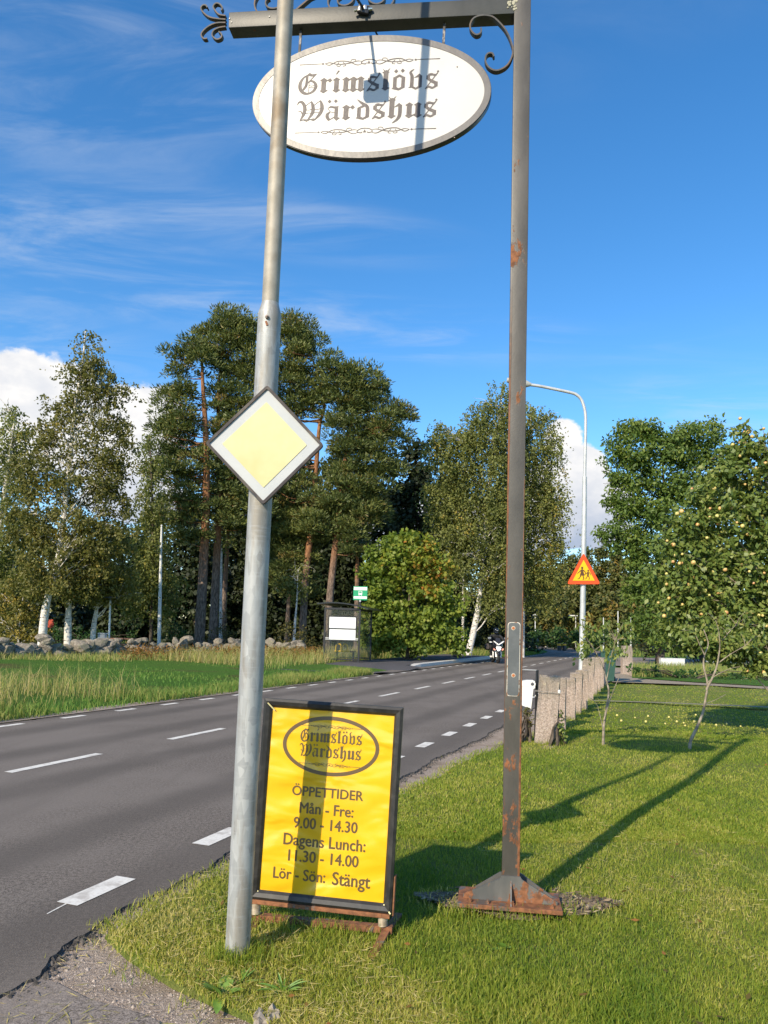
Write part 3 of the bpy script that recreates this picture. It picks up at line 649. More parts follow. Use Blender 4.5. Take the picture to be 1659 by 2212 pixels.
# painted-over plate on the post face
q = [FR.at(x, y, -pw) for x, y in ((1097, 1345), (1125, 1345), (1124, 1502), (1094, 1502))]
zc0, zc1 = q[3][1], q[0][1]; xa = (q[0][0]+q[3][0])/2; xb = (q[1][0]+q[2][0])/2
def plate_poly(g_): 
    x0_, x1_ = px0+plean*zc0-.036-g_, px0+plean*zc0+.030+g_; r = .016
    pts_ = []
    for (cx_, cz_, a0) in ((x1_-r, zc1+g_-r, 0), (x0_+r, zc1+g_-r, 90), (x0_+r, zc0-g_+r, 180), (x1_-r, zc0-g_+r, 270)):
        for k in range(6): a = rad(a0+k*18); pts_.append((cx_+r*math.cos(a), cz_+r*math.sin(a)))
    return pts_
def chip(t, b):
    o = objco(t); f = t.smooth(t.noise(t.mapping(o, (1, 1, .5)), 40, 4, .7), .42, .5); setc(t, b, t.mix(f, (.30, .13, .05), (.62, .58, .50)))
MB().prism(plate_poly(.0035), -pw-.0022, -pw+.001).build('plate_scar', principled('chipped_paint_edge', rough=.9, fn=chip), sf)
MB().prism(plate_poly(0), -pw-.004, -pw-.001).build('plate_remnant', principled('slate_paint', rough=.55, fn=speckle((.085, .095, .098), (.112, .122, .124), 9)), sf)
for (x, y) in ((1109, 1357), (1109, 1459)):
    a = FR.at(x, y, -pw); mm = MB(); mm.lathe([(.0125, 0), (.011, .0012)], (a[0], -pw-.0038, a[1]), 12, MX); mm.build('screw_hole', principled('chip_ring', (.52, .44, .34), .9), sf)
    mm = MB(); mm.lathe([(.0085, 0), (.006, .0016)], (a[0], -pw-.0050, a[1]), 10, MX); mm.build('rusty_screw', principled('bright_rust', (.40, .13, .045), .9), sf)
# lichen near the top corner, rivets on the beam end
mm = MB()
for k in range(26):
    x, y = 1105+rnd.uniform(-9, 14), rnd.uniform(-6, 20); a = FR.at(x, y, -pw); r = rnd.uniform(.004, .011)
    mm.lathe([(r, 0), (r*.8, .003), (r*.3, .004)], (a[0], -pw+.001, a[1]), 7, MX)
mm.build('lichen_crust', MATS['lichen'], sf)
for x, y in ((496, 40), (500, 48), (582, 36)):
    a = FR.at(x, y, -pw); MB().lathe([(.0055, 0), (.004, .003)], (a[0], -pw+.0005, a[1]), 9, MX).build('rivet', principled('rivet_steel', (.55, .52, .46), .5), sf)
# floodlight clamped on the beam; its head is above the picture and shades the oval sign
cl = FR.at(786, 26, -pw); Sx = FR.at(812, 195, -.02)
shadow_pt = po+FR.x*Sx[0]+FR.nrm*(-.02)+Vector((0, 0, Sx[1])); head = shadow_pt-LIGHT*.88
fl = empty('floodlight', po+FR.x*cl[0]+FR.nrm*(-pw-.015)+Vector((0, 0, cl[1])), 0, 'small floodlight arm clamped to the beam above the oval sign', 'floodlight')
hl = head-fl.location
M_chrome = principled('worn_chrome', (.55, .53, .48), .28, .9)
MB().tube([(-.06, -.005, -.01), (-.02, -.005, .0)], [.009, .009], 10).build('clamp_screw', M_chrome, fl); MB().tube([(.03, -.005, .0), (.055, -.005, .005)], [.012, .010], 10).build('clamp_nut', M_chrome, fl)
MB().bbox((0, 0, 0), (.075, .03, .05), .008, Matrix.Rotation(rad(12), 3, 'Y')).build('clamp_body', principled('black_metal', (.02, .02, .022), .4), fl, True)
MB().bbox((.012, -.014, .006), (.02, .012, .03), .003).build('clamp_jaw', M_chrome, fl, True); MB().bbox((-.022, -.014, .0), (.014, .012, .034), .003).build('clamp_jaw', M_chrome, fl, True)
MB().tube([(0, -.01, 0), tuple(Vector((0, -.01, 0))*.3+hl*.7+Vector((0, 0, .04))), tuple(hl+Vector((0, 0, .07)))], .0085, 10).build('arm', MATS['black_metal'], fl, True)
bk = FR.at(822, 76); e1 = po+FR.x*bk[0]+FR.nrm*(pw+.03)+Vector((0, 0, bk[1]))-fl.location
bk0 = FR.at(806, 48); e0 = po+FR.x*bk0[0]+FR.nrm*(pw+.01)+Vector((0, 0, bk0[1]))-fl.location
MB().tube([e0, e1], .006, 8).build('cable_stay', MATS['black_metal'], fl)
MB().bbox(hl, (.15, .05, .13), .012, FR.x.to_track_quat('X', 'Z').to_matrix()).build('lamp_head', MATS['black_metal'], fl, True)
MB().tube([hl+Vector((-.03, 0, .085)), hl+Vector((.03, 0, .085))], .028, 12).build('hinge', MATS['black_metal'], fl, True)

# --- oval inn sign
oc = FR.at(798.5, 212.5); ow = (FR.at(1055, 200)[0]-FR.at(543, 222)[0])/2; oh = (FR.at(805, 80)[1]-FR.at(793, 345)[1])/2*.995
osn = empty('oval_inn_sign', po+FR.x*oc[0]+Vector((0, 0, oc[1])), RZ, 'white oval inn sign with grey border and blackletter name hanging from the beam', 'sign')
osn.rotation_euler = (0, -math.atan(slope)*.9, RZ)
M_sw = principled('sign_face_white', rough=.38, spec=.5, fn=speckle((.545, .53, .505), (.575, .56, .535), 3, 3, .3, .7, .05, .002))
M_sg = principled('sign_border_grey', rough=.4, spec=.6, fn=speckle((.115, .105, .098), (.14, .13, .12), 5))
n = 96; O = ellipse(0, 0, ow, oh, n); I = ellipse(0, 0, ow-.040, oh-.040, n); I2 = ellipse(0, 0, ow-.0385, oh-.0385, n)
MB().ring(O, I, -.019, .018).build('border', M_sg, osn, True, 30)
MB().prism(I2, -.0165, .012).build('panel', M_sw, osn)
edge = MB().ring(ellipse(0, 0, ow+.0035, oh+.0035, n), ellipse(0, 0, ow-.002, oh-.002, n), -.014, .024); edge.build('edge_band', MATS['black_metal'], osn, True, 30)
def oval_lettering(parent, sc, y, cx=0., cz=0., ok=1.0, mat=None, wid=.0, orn_z=.0):
    for word, dz, nm in (('Grimslövs', .027, 'name_line'), ('Wärdshus', -.144, 'name_line')):
        L = Letters(); blackletter(L, word, 0, 0, 1.0); xs = [v[0] for v in L.mb.v]; w0 = max(xs)-min(xs); L = Letters()
        s_ = wid/w0; h_ = sc; blackletter(L, word, 0, 0, 1.0)
        L.mb.v = [(cx-wid/2+(v[0]-min(xs))*s_, v[1]+y, cz+dz*ok+v[2]*h_) for v in L.mb.v]; L.mb.build('name_lettering', mat, parent)
    for z in (.205, -.215):
        L = Letters(); ornament(L, cx, cz+z*ok*1.0, wid*1.0, .095*ok); L.mb.v = [(v[0], v[1]+y, v[2]) for v in L.mb.v]; L.mb.build('scrolled_rule', mat, parent)
s0 = 1.0
lx0 = FR.at(645, 180)[0]-oc[0]; lx1 = FR.at(948, 160)[0]-oc[0]
oval_lettering(osn, .096, -.0166, (lx0+lx1)/2, .008, 1.08, M_ink, lx1-lx0)
for x in (lx0*0-.48, .45):
    hz = math.sqrt(max(0, 1-(x/ow)**2))*oh; tp = bz_(oc[0]+x)-oc[1]+ (x*0)
    MB().bbox((x, 0, (hz+tp+.03)/2-.01+x*slope*-.0), (.016, .012, tp-hz+.045), .002).build('hanger', principled('chipped_black_iron', rough=.6, fn=speckle((.025, .024, .026), (.05, .05, .05), 15, 4, .3, .7, .2, .002, (.42, .38, .36), 26)), osn)
for x, y in ((986, 138), (985, 291)):
    a = FR.at(x, y, -.02); MB().lathe([(.0045, 0), (.003, .002)], (a[0]-oc[0], -.019, a[1]-oc[1]), 8, MX).build('screw', MATS['dull_bolt'], osn)

# --- yellow opening-hours board
g0 = G(545, 1997); g1 = G(842, 2023); bx = (g1-g0).normalized(); byaw = math.atan2(bx.y, bx.x)
bc = (g0+g1)/2; bc.z = 0
FB = Frame(bc, byaw)
ab = empty('opening_hours_board', bc, byaw, 'yellow opening-hours board in a black snap frame on a sprung rusty stand', 'board')
BW, BH = .79, 1.12
corners = [FB.at(*q) for q in ((570, 1507), (872, 1530), (846, 1969), (544, 1937))]
ccx = sum(c[0] for c in corners)/4; ccz = sum(c[1] for c in corners)/4
ang = math.atan2(corners[1][1]-corners[0][1], corners[1][0]-corners[0][0])*.5+math.atan2(corners[2][1]-corners[3][1], corners[2][0]-corners[3][0])*.5
BW = (math.dist(corners[0], corners[1])+math.dist(corners[2], corners[3]))/2; BH = (math.dist(corners[0], corners[3])+math.dist(corners[1], corners[2]))/2
shx = ((corners[0][0]+corners[1][0])-(corners[2][0]+corners[3][0]))/2/BH     # lean
def BT(v):
    """board plane to the stand: small in-plane turn, slight lean back"""
    x, y, z = v; X = x*math.cos(ang)+z*shx; Z = z+x*math.sin(ang)
    return (ccx+X, y+.035*(z/BH+.5)-.01, ccz+Z)
def bbuild(mb, name, mat, smooth=False, par=ab):
    mb.v = [BT(v) for v in mb.v]; return mb.build(name, mat, par, smooth, 30)
fw = .046; hw, hh = BW/2, BH/2
M_frame = principled('black_anodised_frame', rough=.42, spec=.5, fn=speckle((.014, .014, .014), (.026, .025, .024), 6, 4, .3, .7, .1, .002, (.04, .038, .035), 18))
def rail(p):
    m = MB(); n = len(p)
    # profile: raised outside, sloping to the poster
    prof = [(0, .0), (0, -.022), (.3, -.030), (.75, -.024), (1.0, -.012), (1.0, .0)]
    (ax, az), (bx_, bz2), (cx_, cz_), (dx_, dz_) = p      # outer a-b, inner d-c
    vs = []
    for f_, y in prof: vs.append((ax+(dx_-ax)*f_, y, az+(dz_-az)*f_))
    for f_, y in prof: vs.append((bx_+(cx_-bx_)*f_, y, bz2+(cz_-bz2)*f_))
    k = len(prof); fs = [(i, i+1, i+1+k, i+k) for i in range(k-1)]+[(0, k, 2*k-1, k-1), list(range(k))[::-1], list(range(k, 2*k))]
    return m.add(vs, fs)
o4 = [(-hw, hh), (hw, hh), (hw, -hh), (-hw, -hh)]; i4 = [(-hw+fw, hh-fw), (hw-fw, hh-fw), (hw-fw, -hh+fw), (-hw+fw, -hh+fw)]
for k in range(4):
    j = (k+1) % 4; e = .0015
    bbuild(rail([o4[k], o4[j], i4[j], i4[k]]), 'frame_rail', M_frame)
def poster_fn(t, b):
    o = objco(t); wv = t.noise(t.mapping(o, (1.0, 1, 2.0)), 2.8, 2.0, .4, .5)
    setc(t, b, t.mix(t.smooth(t.noise(o, 2.5, 3), .3, .7), (.76, .425, .010), (.80, .475, .014)))
    bump(t, b, wv, .8, .055)
M_poster = principled('yellow_poster', rough=.28, spec=.6, fn=poster_fn)
nx, nz = 8, 12; vs = []; fs = []
for j in range(nz+1):
    for i in range(nx+1): vs.append((-hw+fw-.004+(BW-2*fw+.008)*i/nx, -.0055, -hh+fw-.004+(BH-2*fw+.008)*j/nz))
for j in range(nz):
    for i in range(nx): q = j*(nx+1)+i; fs.append((q, q+1, q+nx+2, q+nx+1))
bbuild(MB().add(vs, fs), 'poster', M_poster)
bbuild(MB().bbox((0, .006, 0), (BW-.01, .018, BH-.01), .003), 'back_panel', principled('galvanised_back', (.3, .3, .3), .5, .4))
# worn bright mitres at the lower corners and upper left
mm = MB()
for cx_, cz_, sx, sz in ((-hw, -hh, 1, 1), (hw, -hh, -1, 1), (-hw+.02, hh-.02, 1, -1)):
    mm = MB(); mm.add([(cx_+sx*a, -.0325+(.014 if a > .03 else .0), cz_+sz*c) for a, c in ((.006, .001), (.046, .041), (.041, .046), (.001, .006))], [(0, 1, 2, 3)])
    bbuild(mm, 'worn_mitre', principled('bare_aluminium', (.75, .68, .35), .35, .3))
def board_z(v): return hh-fw-v*(BH-2*fw)
M_bink = principled('brown_black_print', (.11, .068, .026), .36, spec=.8)
def text_line(body, width, cz, tall=1.0, cx=0.0):
    """one printed line, each word a part of its own; bold weight from close repeats"""
    cu = bpy.data.curves.new('t', 'FONT'); cu.body = body; cu.size = 1.0; cu.resolution_u = 3
    to = bpy.data.objects.new('t', cu); COL.objects.link(to)
    def get(b):
        cu.body = b; bpy.context.view_layer.update()
        me = bpy.data.meshes.new_from_object(to.evaluated_get(bpy.context.evaluated_depsgraph_get()))
        r_ = ([tuple(v.co) for v in me.vertices], [list(p.vertices) for p in me.polygons]); bpy.data.meshes.remove(me); return r_
    words = body.split(' '); pos = 0.0; adv = []; v0, _ = get(body); xs = [v[0] for v in v0]; tot = max(xs)-min(xs); xm = min(xs)
    s_ = width/tot
    pre = ''
    for wd_ in words:
        if wd_:
            V, Fc = get(wd_); vf, _ = get(pre+wd_); right = max(v[0] for v in vf); shift = right-max(v[0] for v in V)
            m = MB()
            for k, (ox, oz) in enumerate(((-.022, 0), (0, .014), (.022, 0), (0, -.014))):
                m.add([(cx-width/2+(v[0]+shift+ox-xm)*s_, -.0072-.00012*k, cz+(v[1]-.35+oz)*s_*tall) for v in V], Fc)
            bbuild(m, 'printed_word', M_bink)
        pre += wd_+' '
    bpy.data.objects.remove(to); bpy.data.curves.remove(cu)
PW = BW-2*fw
for body, wf, vf in (('ÖPPETTIDER', .575, .447), ('Mån - Fre:', .435, .537), ('9.00 - 14.30', .515, .619), ('Dagens Lunch:', .660, .712), ('11.30 - 14.00', .565, .798)):
    text_line(body, PW*wf, board_z(vf), 1.12 if body[0] != 'Ö' else 1.05)
text_line('Lör - Sön:', PW*.42, board_z(.898), 1.15, -PW*.185)
text_line('Stängt', PW*.30, board_z(.898), 1.15, PW*.235)
ez = board_z(.193); ea, eb = PW*.394, (BH-2*fw)*.163
mb = MB(); E1 = ellipse(0, ez, ea, eb, 72); E2 = ellipse(0, ez, ea-.020, eb-.020, 72)
mb.add([(x, -.0072, z) for x, z in E1+E2], [(i, (i+1) % 72, 72+(i+1) % 72, 72+i) for i in range(72)]); bbuild(mb, 'oval_ring', M_bink)
for word, dz in (('Grimslövs', .018), ('Wärdshus', -.062)):
    L = Letters(); blackletter(L, word, 0, 0, 1.0); xs = [v[0] for v in L.mb.v]; s_ = PW*.505/(max(xs)-min(xs))
    L.mb.v = [(-PW*.2525+(v[0]-min(xs))*s_, v[1]-.0062, ez+dz+v[2]*.048) for v in L.mb.v]; bbuild(L.mb, 'name_lettering', M_bink)
for z in (.102, -.100):
    L = Letters(); ornament(L, 0, ez+z, PW*.5, .045); L.mb.v = [(v[0], v[1]-.0062, v[2]) for v in L.mb.v]; bbuild(L.mb, 'scrolled_rule', M_bink)
# stand: channel under the frame, two springs, cross bar, feet
M_rust = principled('rusty_stand', rough=.9, fn=rusty(.44, None, (.12, .10, .085), (.17, .14, .115)))
bbuild(MB().bbox((.0, -.002, -hh-.014), (BW*.98, .05, .022), .003), 'carrier_channel', M_rust)
MB().bbox((BT((hw+.008, 0, -hh+.09))), (.008, .05, .2), .002, Matrix.Rotation(math.atan(shx), 3, 'Y')).build('side_strap', M_rust, ab)
zr = [BT((-hw+.03, 0, -hh-.022)), BT((hw-.045, 0, -hh-.022))]
barz0 = .05
barL = FB.at(560, 1981); barR = FB.at(838, 2007)
def bar_z(x): return max(.03, barL[1]+(barR[1]-barL[1])*(x-barL[0])/(barR[0]-barL[0]))
m = MB(); m.bbox((0, 0, 0), (BW*1.0, .045, .035), .003)
m.v = [(ccx-.0+x-.01, y, bar_z(ccx+x)+z-.0) for x, y, z in m.v]; m.build('cross_bar', M_rust, ab)
def coil(t, b): 
    o = objco(t); setc(t, b, t.mix(t.smooth(t.noise(o, 30, 4), .35, .65), (.30, .24, .16), (.52, .44, .32)))
M_coil = principled('weathered_spring', rough=.6, metal=.3, fn=coil)
for p_ in zr:
    zb = bar_z(p_[0])+.018; n = 9; pts_ = []
    h_ = p_[2]-.004-zb
    for i in range(n*14+1):
        a = 2*math.pi*i/14; pts_.append((p_[0]+.023*math.cos(a), p_[1]+.023*math.sin(a), zb+h_*i/(n*14)))
    MB().tube(pts_, h_/n*.46, 6).build('spring', M_coil, ab, True, 60)
    MB().lathe([(.017, 0), (.017, h_)], (p_[0], p_[1], zb), 12).build('spring_core', M_rust, ab)
for x, e in ((FB.at(835, 2000)[0], .30), (FB.at(560, 1975)[0], .30)):
    m = MB(); a = Vector((x, -.02, bar_z(x)-.005)); b = Vector((x-.035, -e, -.0)); dirn = (b-a); ln = dirn.length; Mq = dirn.to_track_quat('Y', 'Z').to_matrix()
    m.bbox((a+b)/2, (.042, ln, .014), .003, Mq); m.build('foot', M_rust, ab)
    m = MB(); b2 = Vector((x+.03, e, .01)); dirn = b2-a; Mq = dirn.to_track_quat('Y', 'Z').to_matrix(); m.bbox((a+b2)/2, (.042, dirn.length, .014), .003, Mq); m.build('foot', M_rust, ab)
# ================================================================ STREET THINGS
M_black = principled('black_paint', (.018, .019, .022), .45)
M_glass = principled('shelter_glass', (.10, .13, .12), .04, spec=.5, **{'Transmission Weight': 0.0, 'Alpha': .13})
M_white = principled('white_paint', rough=.5, fn=speckle((.62, .63, .61), (.72, .72, .69), 6))
M_grey = principled('grey_metal', rough=.5, metal=.3, fn=speckle((.30, .32, .33), (.42, .43, .43), 8))
# --- bus shelter
so = G(774, 1437); so.z = .10; sa = rad(-3.0)     # local x along the end wall, y away along the road
sb = empty('bus_shelter', so, sa, 'black framed glass bus shelter with a curved roof and two white notice boards', 'bus shelter')
WX, LY, HZ = -1.55, 2.3, 2.42; sk = rad(-9)
def S(x, y, z): return Vector((x+math.sin(-sk)*y, math.cos(sk)*y, z))
def post_at(x, y, z1=HZ, w_=.075): return MB().box(S(x, y, z1/2), (w_, w_, z1))
for x, y in ((0, 0), (WX, 0), (0, LY), (WX, LY)): post_at(x, y).build('frame_post', M_black, sb)
for y in (0, LY):
    MB().box(S(WX/2, y, HZ-.04), (-WX-.08, .06, .09)).build('cross_rail', M_black, sb); MB().box(S(WX/2, y, .14), (-WX-.08, .05, .06)).build('cross_rail', M_black, sb)
for x in (0, WX):
    m = MB(); m.tube([S(x, .05, HZ-.05), S(x, LY-.05, HZ-.05)], .035, 4); m.build('side_rail', M_black, sb)
MB().box(S(WX/2, 0, 1.28), (-WX-.085, .012, 2.16)).build('end_pane', M_glass, sb)
MB().box(S(WX/2, LY, 1.28), (-WX-.085, .012, 2.16)).build('end_pane', M_glass, sb)
def wall_pane(x, y0, y1):
    a, b = S(x, y0, .18), S(x, y1, .18); e = Vector((.012, 0, 0)); u = Vector((0, 0, 2.14))
    return MB().add([a, a+e, b+e, b, a+u, a+e+u, b+e+u, b+u], [(3, 2, 1, 0), (4, 5, 6, 7), (0, 1, 5, 4), (1, 2, 6, 5), (2, 3, 7, 6), (3, 0, 4, 7)])
wall_pane(WX, .06, LY/2-.02).build('back_pane', M_glass, sb); wall_pane(WX, LY/2+.02, LY-.06).build('back_pane', M_glass, sb)
wall_pane(0, .06, .55).build('front_pane', M_glass, sb)
wall_pane(0, LY-.55, LY-.06).build('front_pane', M_glass, sb)
FSH = Frame(so, sa)
def sp(x, y): a = FSH.at(685.8+x*.2149, 1250.8+y*.2149, -.03); return a
a = sp(122, 380); b = sp(383, 498); c = sp(121, 504); d = sp(380, 616)
MB().box(((a[0]+d[0])/2, -.02, (a[1]+d[1])/2), (d[0]-a[0]+.09, .02, a[1]-d[1]+.10)).build('notice_frame', M_black, sb)
M_board = principled('notice_board_white', (.86, .88, .85), .5)
for p0, p1 in ((a, b), (c, d)):
    MB().bbox(((p0[0]+p1[0])/2, -.035, (p0[1]+p1[1])/2), (p1[0]-p0[0], .01, p0[1]-p1[1]), .003).build('notice_board', M_board, sb)
for y in (595, 608):
    z = sp(250, y)[1]; MB().box((WX/2, -.043, z), (-WX-.09, .004, .025)).build('glass_stripe', M_white, sb)
# curved roof with an overhang
m = MB(); vs = []; n = 12
for j, yy in enumerate((-.25, LY+.25)):
    for top in (0, 1):
        for i in range(n+1):
            x = WX-.30+(-WX+.72)*i/n; q = (i/n-.42)/.55; vs.append(S(x, yy, HZ+.06+.17*(1-q*q)+top*.05-.16*(i/n)*.6))
fs = []
for i in range(n):
    k = n+1; fs += [(i, i+1, k+i+1, k+i), (2*k+i, 3*k+i, 3*k+i+1, 2*k+i+1), (i, 2*k+i, 2*k+i+1, i+1), (k+i, k+i+1, 3*k+i+1, 3*k+i)]
fs += [(0, k, 3*k, 2*k), (n, 2*k+n, 3*k+n, k+n)]
m.add(vs, fs).build('roof', principled('roof_black', (.02, .022, .026), .3), sb)
z0 = sp(250, 740)[1]
M_hand = principled('yellow_handrail', (.72, .46, .03), .45)
bn = empty('shelter_bench', S(0, 0, 0), 0, 'bench with bright yellow hooped armrests inside the bus shelter', 'bench'); bn.location = sb.matrix_basis @ S(WX*.55, .9, 0); bn.rotation_euler = (0, 0, sa)
MB().bbox((.0, .2, .46), (.95, .38, .05), .01).build('seat', principled('bench_wood', (.16, .10, .05), .7), bn)
for x in (-.38, .38): MB().bbox((x, .2, .22), (.06, .3, .43), .005).build('leg', M_black, bn)
for x in (-.28, .0):
    pts_ = [(x-.12, -.01, .45)]+[(x+.12*-math.cos(t), -.01, .68+.12*math.sin(t)) for t in [i*math.pi/8 for i in range(9)]]+[(x+.12, -.01, .45)]
    MB().tube(pts_, .032, 8).build('armrest', M_hand, bn, True)
MB().tube([(-.46, -.01, .47), (.22, -.01, .47)], .035, 8).build('front_rail', M_hand, bn, True)
# --- bus stop sign
bo_ = G(777, 1436); bs = empty('bus_stop_sign', (bo_.x, bo_.y-.25, .02), rad(-4), 'green and white bus stop sign on a pole beside the shelter', 'bus stop sign')
FBS = Frame(bs.location, rad(-4))
def bsp(x, y): return FBS.at(685.8+x*.2149, 1250.8+y*.2149, -.05)
a = bsp(363, 72); d = bsp(500, 214); sw_, sh_ = d[0]-a[0], a[1]-d[1]; mx_, mz_ = (a[0]+d[0])/2, (a[1]+d[1])/2
M_gr = principled('stop_green', (.015, .33, .14), .4); M_sgw = principled('stop_white', (.80, .84, .80), .4)
MB().tube([(mx_, 0, -.3), (mx_, 0, mz_+.2)], .035, 10).build('pole', principled('dark_pole', (.03, .03, .03), .5), bs, True)
MB().bbox((mx_, -.05, mz_), (sw_, .03, sh_), .008).build('panel', M_gr, bs)
MB().box((mx_, -.068, mz_+sh_*.33), (sw_*.94, .004, sh_*.22)).build('name_band', M_sgw, bs)
MB().box((mx_, -.068, mz_-sh_*.31), (sw_*.94, .004, sh_*.17)).build('route_band', M_sgw, bs)
for k in range(9): MB().box((mx_-sw_*.36+k*sw_*.09, -.072, mz_+sh_*.32), (sw_*.055, .003, sh_*.07)).build('worn_print', principled('faint_print', (.35, .48, .42), .5), bs)
for k, wd in enumerate((.05, .09, .07, .1)): MB().box((mx_-sw_*.1+k*sw_*.11, -.072, mz_-sh_*.31), (sw_*wd, .003, sh_*.04)).build('worn_print', MATS['faint_print'], bs)
bz0 = mz_+sh_*.02
MB().bbox((mx_, -.070, bz0), (sw_*.26, .006, sh_*.29), .012).build('bus_pictogram', M_sgw, bs)
MB().bbox((mx_, -.0745, bz0+.035), (sw_*.19, .004, sh_*.11), .004).build('pictogram_window', M_gr, bs)
for q in (-1, 1): MB().box((mx_+q*sw_*.09, -.070, bz0-sh_*.165), (sw_*.05, .005, sh_*.05)).build('pictogram_wheel', M_sgw, bs)
MB().bbox((mx_+.0, -.06, mz_-sh_*.56), (.08, .05, .1), .01).build('bracket', M_grey, bs)

# --- street light with curved arm, and the school warning sign on it
lo = road_pt(0, 0); lpx = G(1258, 1470); Yl = 22.5
base = P(1256.5, 1420, Yl); base.z = 0
stl = empty('street_light', base, 0, 'tall slim street light with curved arm beyond the stone posts', 'street light')
FSL = Frame(base, 0)
shp = [FSL.at(x, y) for x, y in ((1257, 1425), (1260, 1240), (1262.5, 1090), (1264, 1000), (1265, 930), (1265, 900), (1262, 880), (1255, 862), (1244, 852), (1230, 847.5), (1200, 841), (1165, 834), (1143, 831))]
shp = [(shp[0][0]-(.03), -.0)]+shp
zs = FSL.at(1263, 1030)[1]
M_lpole = principled('pale_galvanised', rough=.55, metal=.25, fn=speckle((.44, .46, .46), (.56, .58, .57), 5, 4, .3, .7, .1, .002))
lowp = [q for q in shp if q[1] < zs and q[0] < 5]; xz = FSL.at(1263, 1030)
MB().tube([(x, 0, z) for x, z in shp[:4]]+[(xz[0], 0, xz[1])], [.085, .085, .075, .07, .066], 14).build('mast', M_lpole, stl, True)
MB().tube([(xz[0], 0, xz[1]-.02)]+[(q.x, 0, q.y) for q in catmull(shp[5:], 4)], .046, 12).build('curved_arm', M_lpole, stl, True)
hd = FSL.at(1140, 830); h2 = FSL.at(1095, 821)
m = MB(); m.tube([(hd[0]+.1, 0, hd[1]-.01), (hd[0]-.05, 0, hd[1]), ((hd[0]+h2[0])/2, 0, (hd[1]+h2[1])/2+.03), (h2[0], 0, h2[1])], [.05, .11, .13, .07], 12); m.build('lamp_head', principled('lamp_head_grey', (.42, .43, .40), .5), stl, True)
tri = [FSL.at(x, y, -.12) for x, y in ((1260.5, 1194), (1297, 1262), (1224.5, 1262))]; tcx = sum(a[0] for a in tri)/3; tcz = sum(a[1] for a in tri)/3
ws = empty('school_warning_sign', (base.x+tcx, base.y-.12, tcz), 0, 'red and yellow triangular warning sign with two walking children', 'road sign')
tri = [(x-tcx, z-tcz) for x, z in tri]
M_red = principled('sign_red_orange', (.80, .085, .012), .45); M_ty = principled('sign_yellow', (.88, .50, .004), .45)
MB().prism(corner_cut(tri, .085), -.008, .012).build('red_border', M_red, ws)
MB().prism(corner_cut(shrink(tri, .66), .01), -.012, -.0085).build('yellow_field', M_ty, ws)
MB().box((0, .06, .1), (.14, .1, .05)).build('bracket', M_grey, ws); MB().box((0, .06, -.1), (.14, .1, .05)).build('bracket', M_grey, ws)
def figure(scale, ox, oz, skirt):
    L = Letters(); q = lambda pts_: [(ox+x*scale, oz+z*scale) for x, z in pts_]
    L.poly(q([(.10*math.cos(a)*.9+.02, .86+.115*math.sin(a)) for a in [i*math.pi/7 for i in range(14)]]))
    if skirt: L.poly(q([(-.05, .74), (.09, .74), (.14, .5), (.24, .27), (-.16, .27), (-.10, .5)])); 
    else: L.poly(q([(-.07, .72), (.11, .72), (.10, .4), (.06, .3), (-.09, .3), (-.09, .5)]))
    L.rib(q([(-.04, .70), (-.18, .56), (-.36, .40)]), [.09*scale, .07*scale, .05*scale]); L.rib(q([(.06, .70), (.24, .58), (.30, .40)]), [.09*scale, .07*scale, .05*scale])
    L.rib(q([(-.04, .32), (-.14, .14), (-.20, .02), (-.32, .0)]), [.10*scale, .08*scale, .06*scale, .05*scale]); L.rib(q([(.06, .32), (.13, .14), (.15, -.02), (.06, -.04)]), [.10*scale, .08*scale, .06*scale, .05*scale])
    L.mb.v = [(x, y-.0125, z) for x, y, z in L.mb.v]; L.mb.build('child_pictogram', principled('pictogram_brown', (.10, .045, .012), .6), ws)
figure(.375, -.055, -.155, True); figure(.285, .125, -.155, False)

# --- granite posts along the garden
def granite(t, b):
    o = objco(t); c = t.mix(t.smooth(t.noise(o, 45, 5, .7), .3, .72), (.26, .20, .165), (.55, .45, .375))
    c = t.mix(t.m('MULTIPLY', t.smooth(t.noise(o, 5, 5, .65), .5, .68), .6), c, (.25, .22, .18))
    z = t.n('ShaderNodeSeparateXYZ', {0: o}).outputs[2]
    c = t.mix(t.m('MULTIPLY', t.smooth(t.m('ADD', z, t.m('MULTIPLY', t.noise(o, 7, 4), .5)), .75, 1.2), .5), c, (.22, .20, .15))
    c = t.mix(t.m('MULTIPLY', t.smooth(t.noise(o, 11, 3, .5), .68, .74), .7), c, (.50, .44, .30))
    setc(t, b, c); bump(t, b, t.noise(o, 32, 6, .7), .9, .03)
M_gran = principled('rough_granite', rough=.95, spec=.2, fn=granite)
def stone_post(w_, d_, h, seed):
    r = random.Random(seed); bm = bmesh.new(); bmesh.ops.create_cube(bm, size=1.0)
    bmesh.ops.subdivide_edges(bm, edges=bm.edges[:], cuts=5, use_grid_fill=True)
    for v in bm.verts:
        x, y, z = v.co; k = 1.04-.10*(z+.5)
        v.co = Vector((x*w_*k+r.uniform(-.012, .012), y*d_*k+r.uniform(-.012, .012), (z+.5)*(h+.12)-.12+(r.uniform(-.025, .018) if z > .45 else 0)+x*r.uniform(0, .03)*(1 if z > .4 else 0)))
    m = MB(); bm.verts.index_update(); m.add([v.co for v in bm.verts], [[v.index for v in f.verts] for f in bm.faces]); bm.free(); return m
PT = [(11.63, -1.66, .31, .98), (13.25, -1.70, .26, .86), (14.72, -1.70, .27, .79), (16.1, -1.73, .26, .83), (17.3, -1.73, .27, .84), (19.6, -1.82, .30, 1.02), (21.5, -1.86, .27, 1.0), (23.0, -1.88, .26, .98), (24.4, -1.90, .26, .92), (25.6, -1.92, .26, .9)]
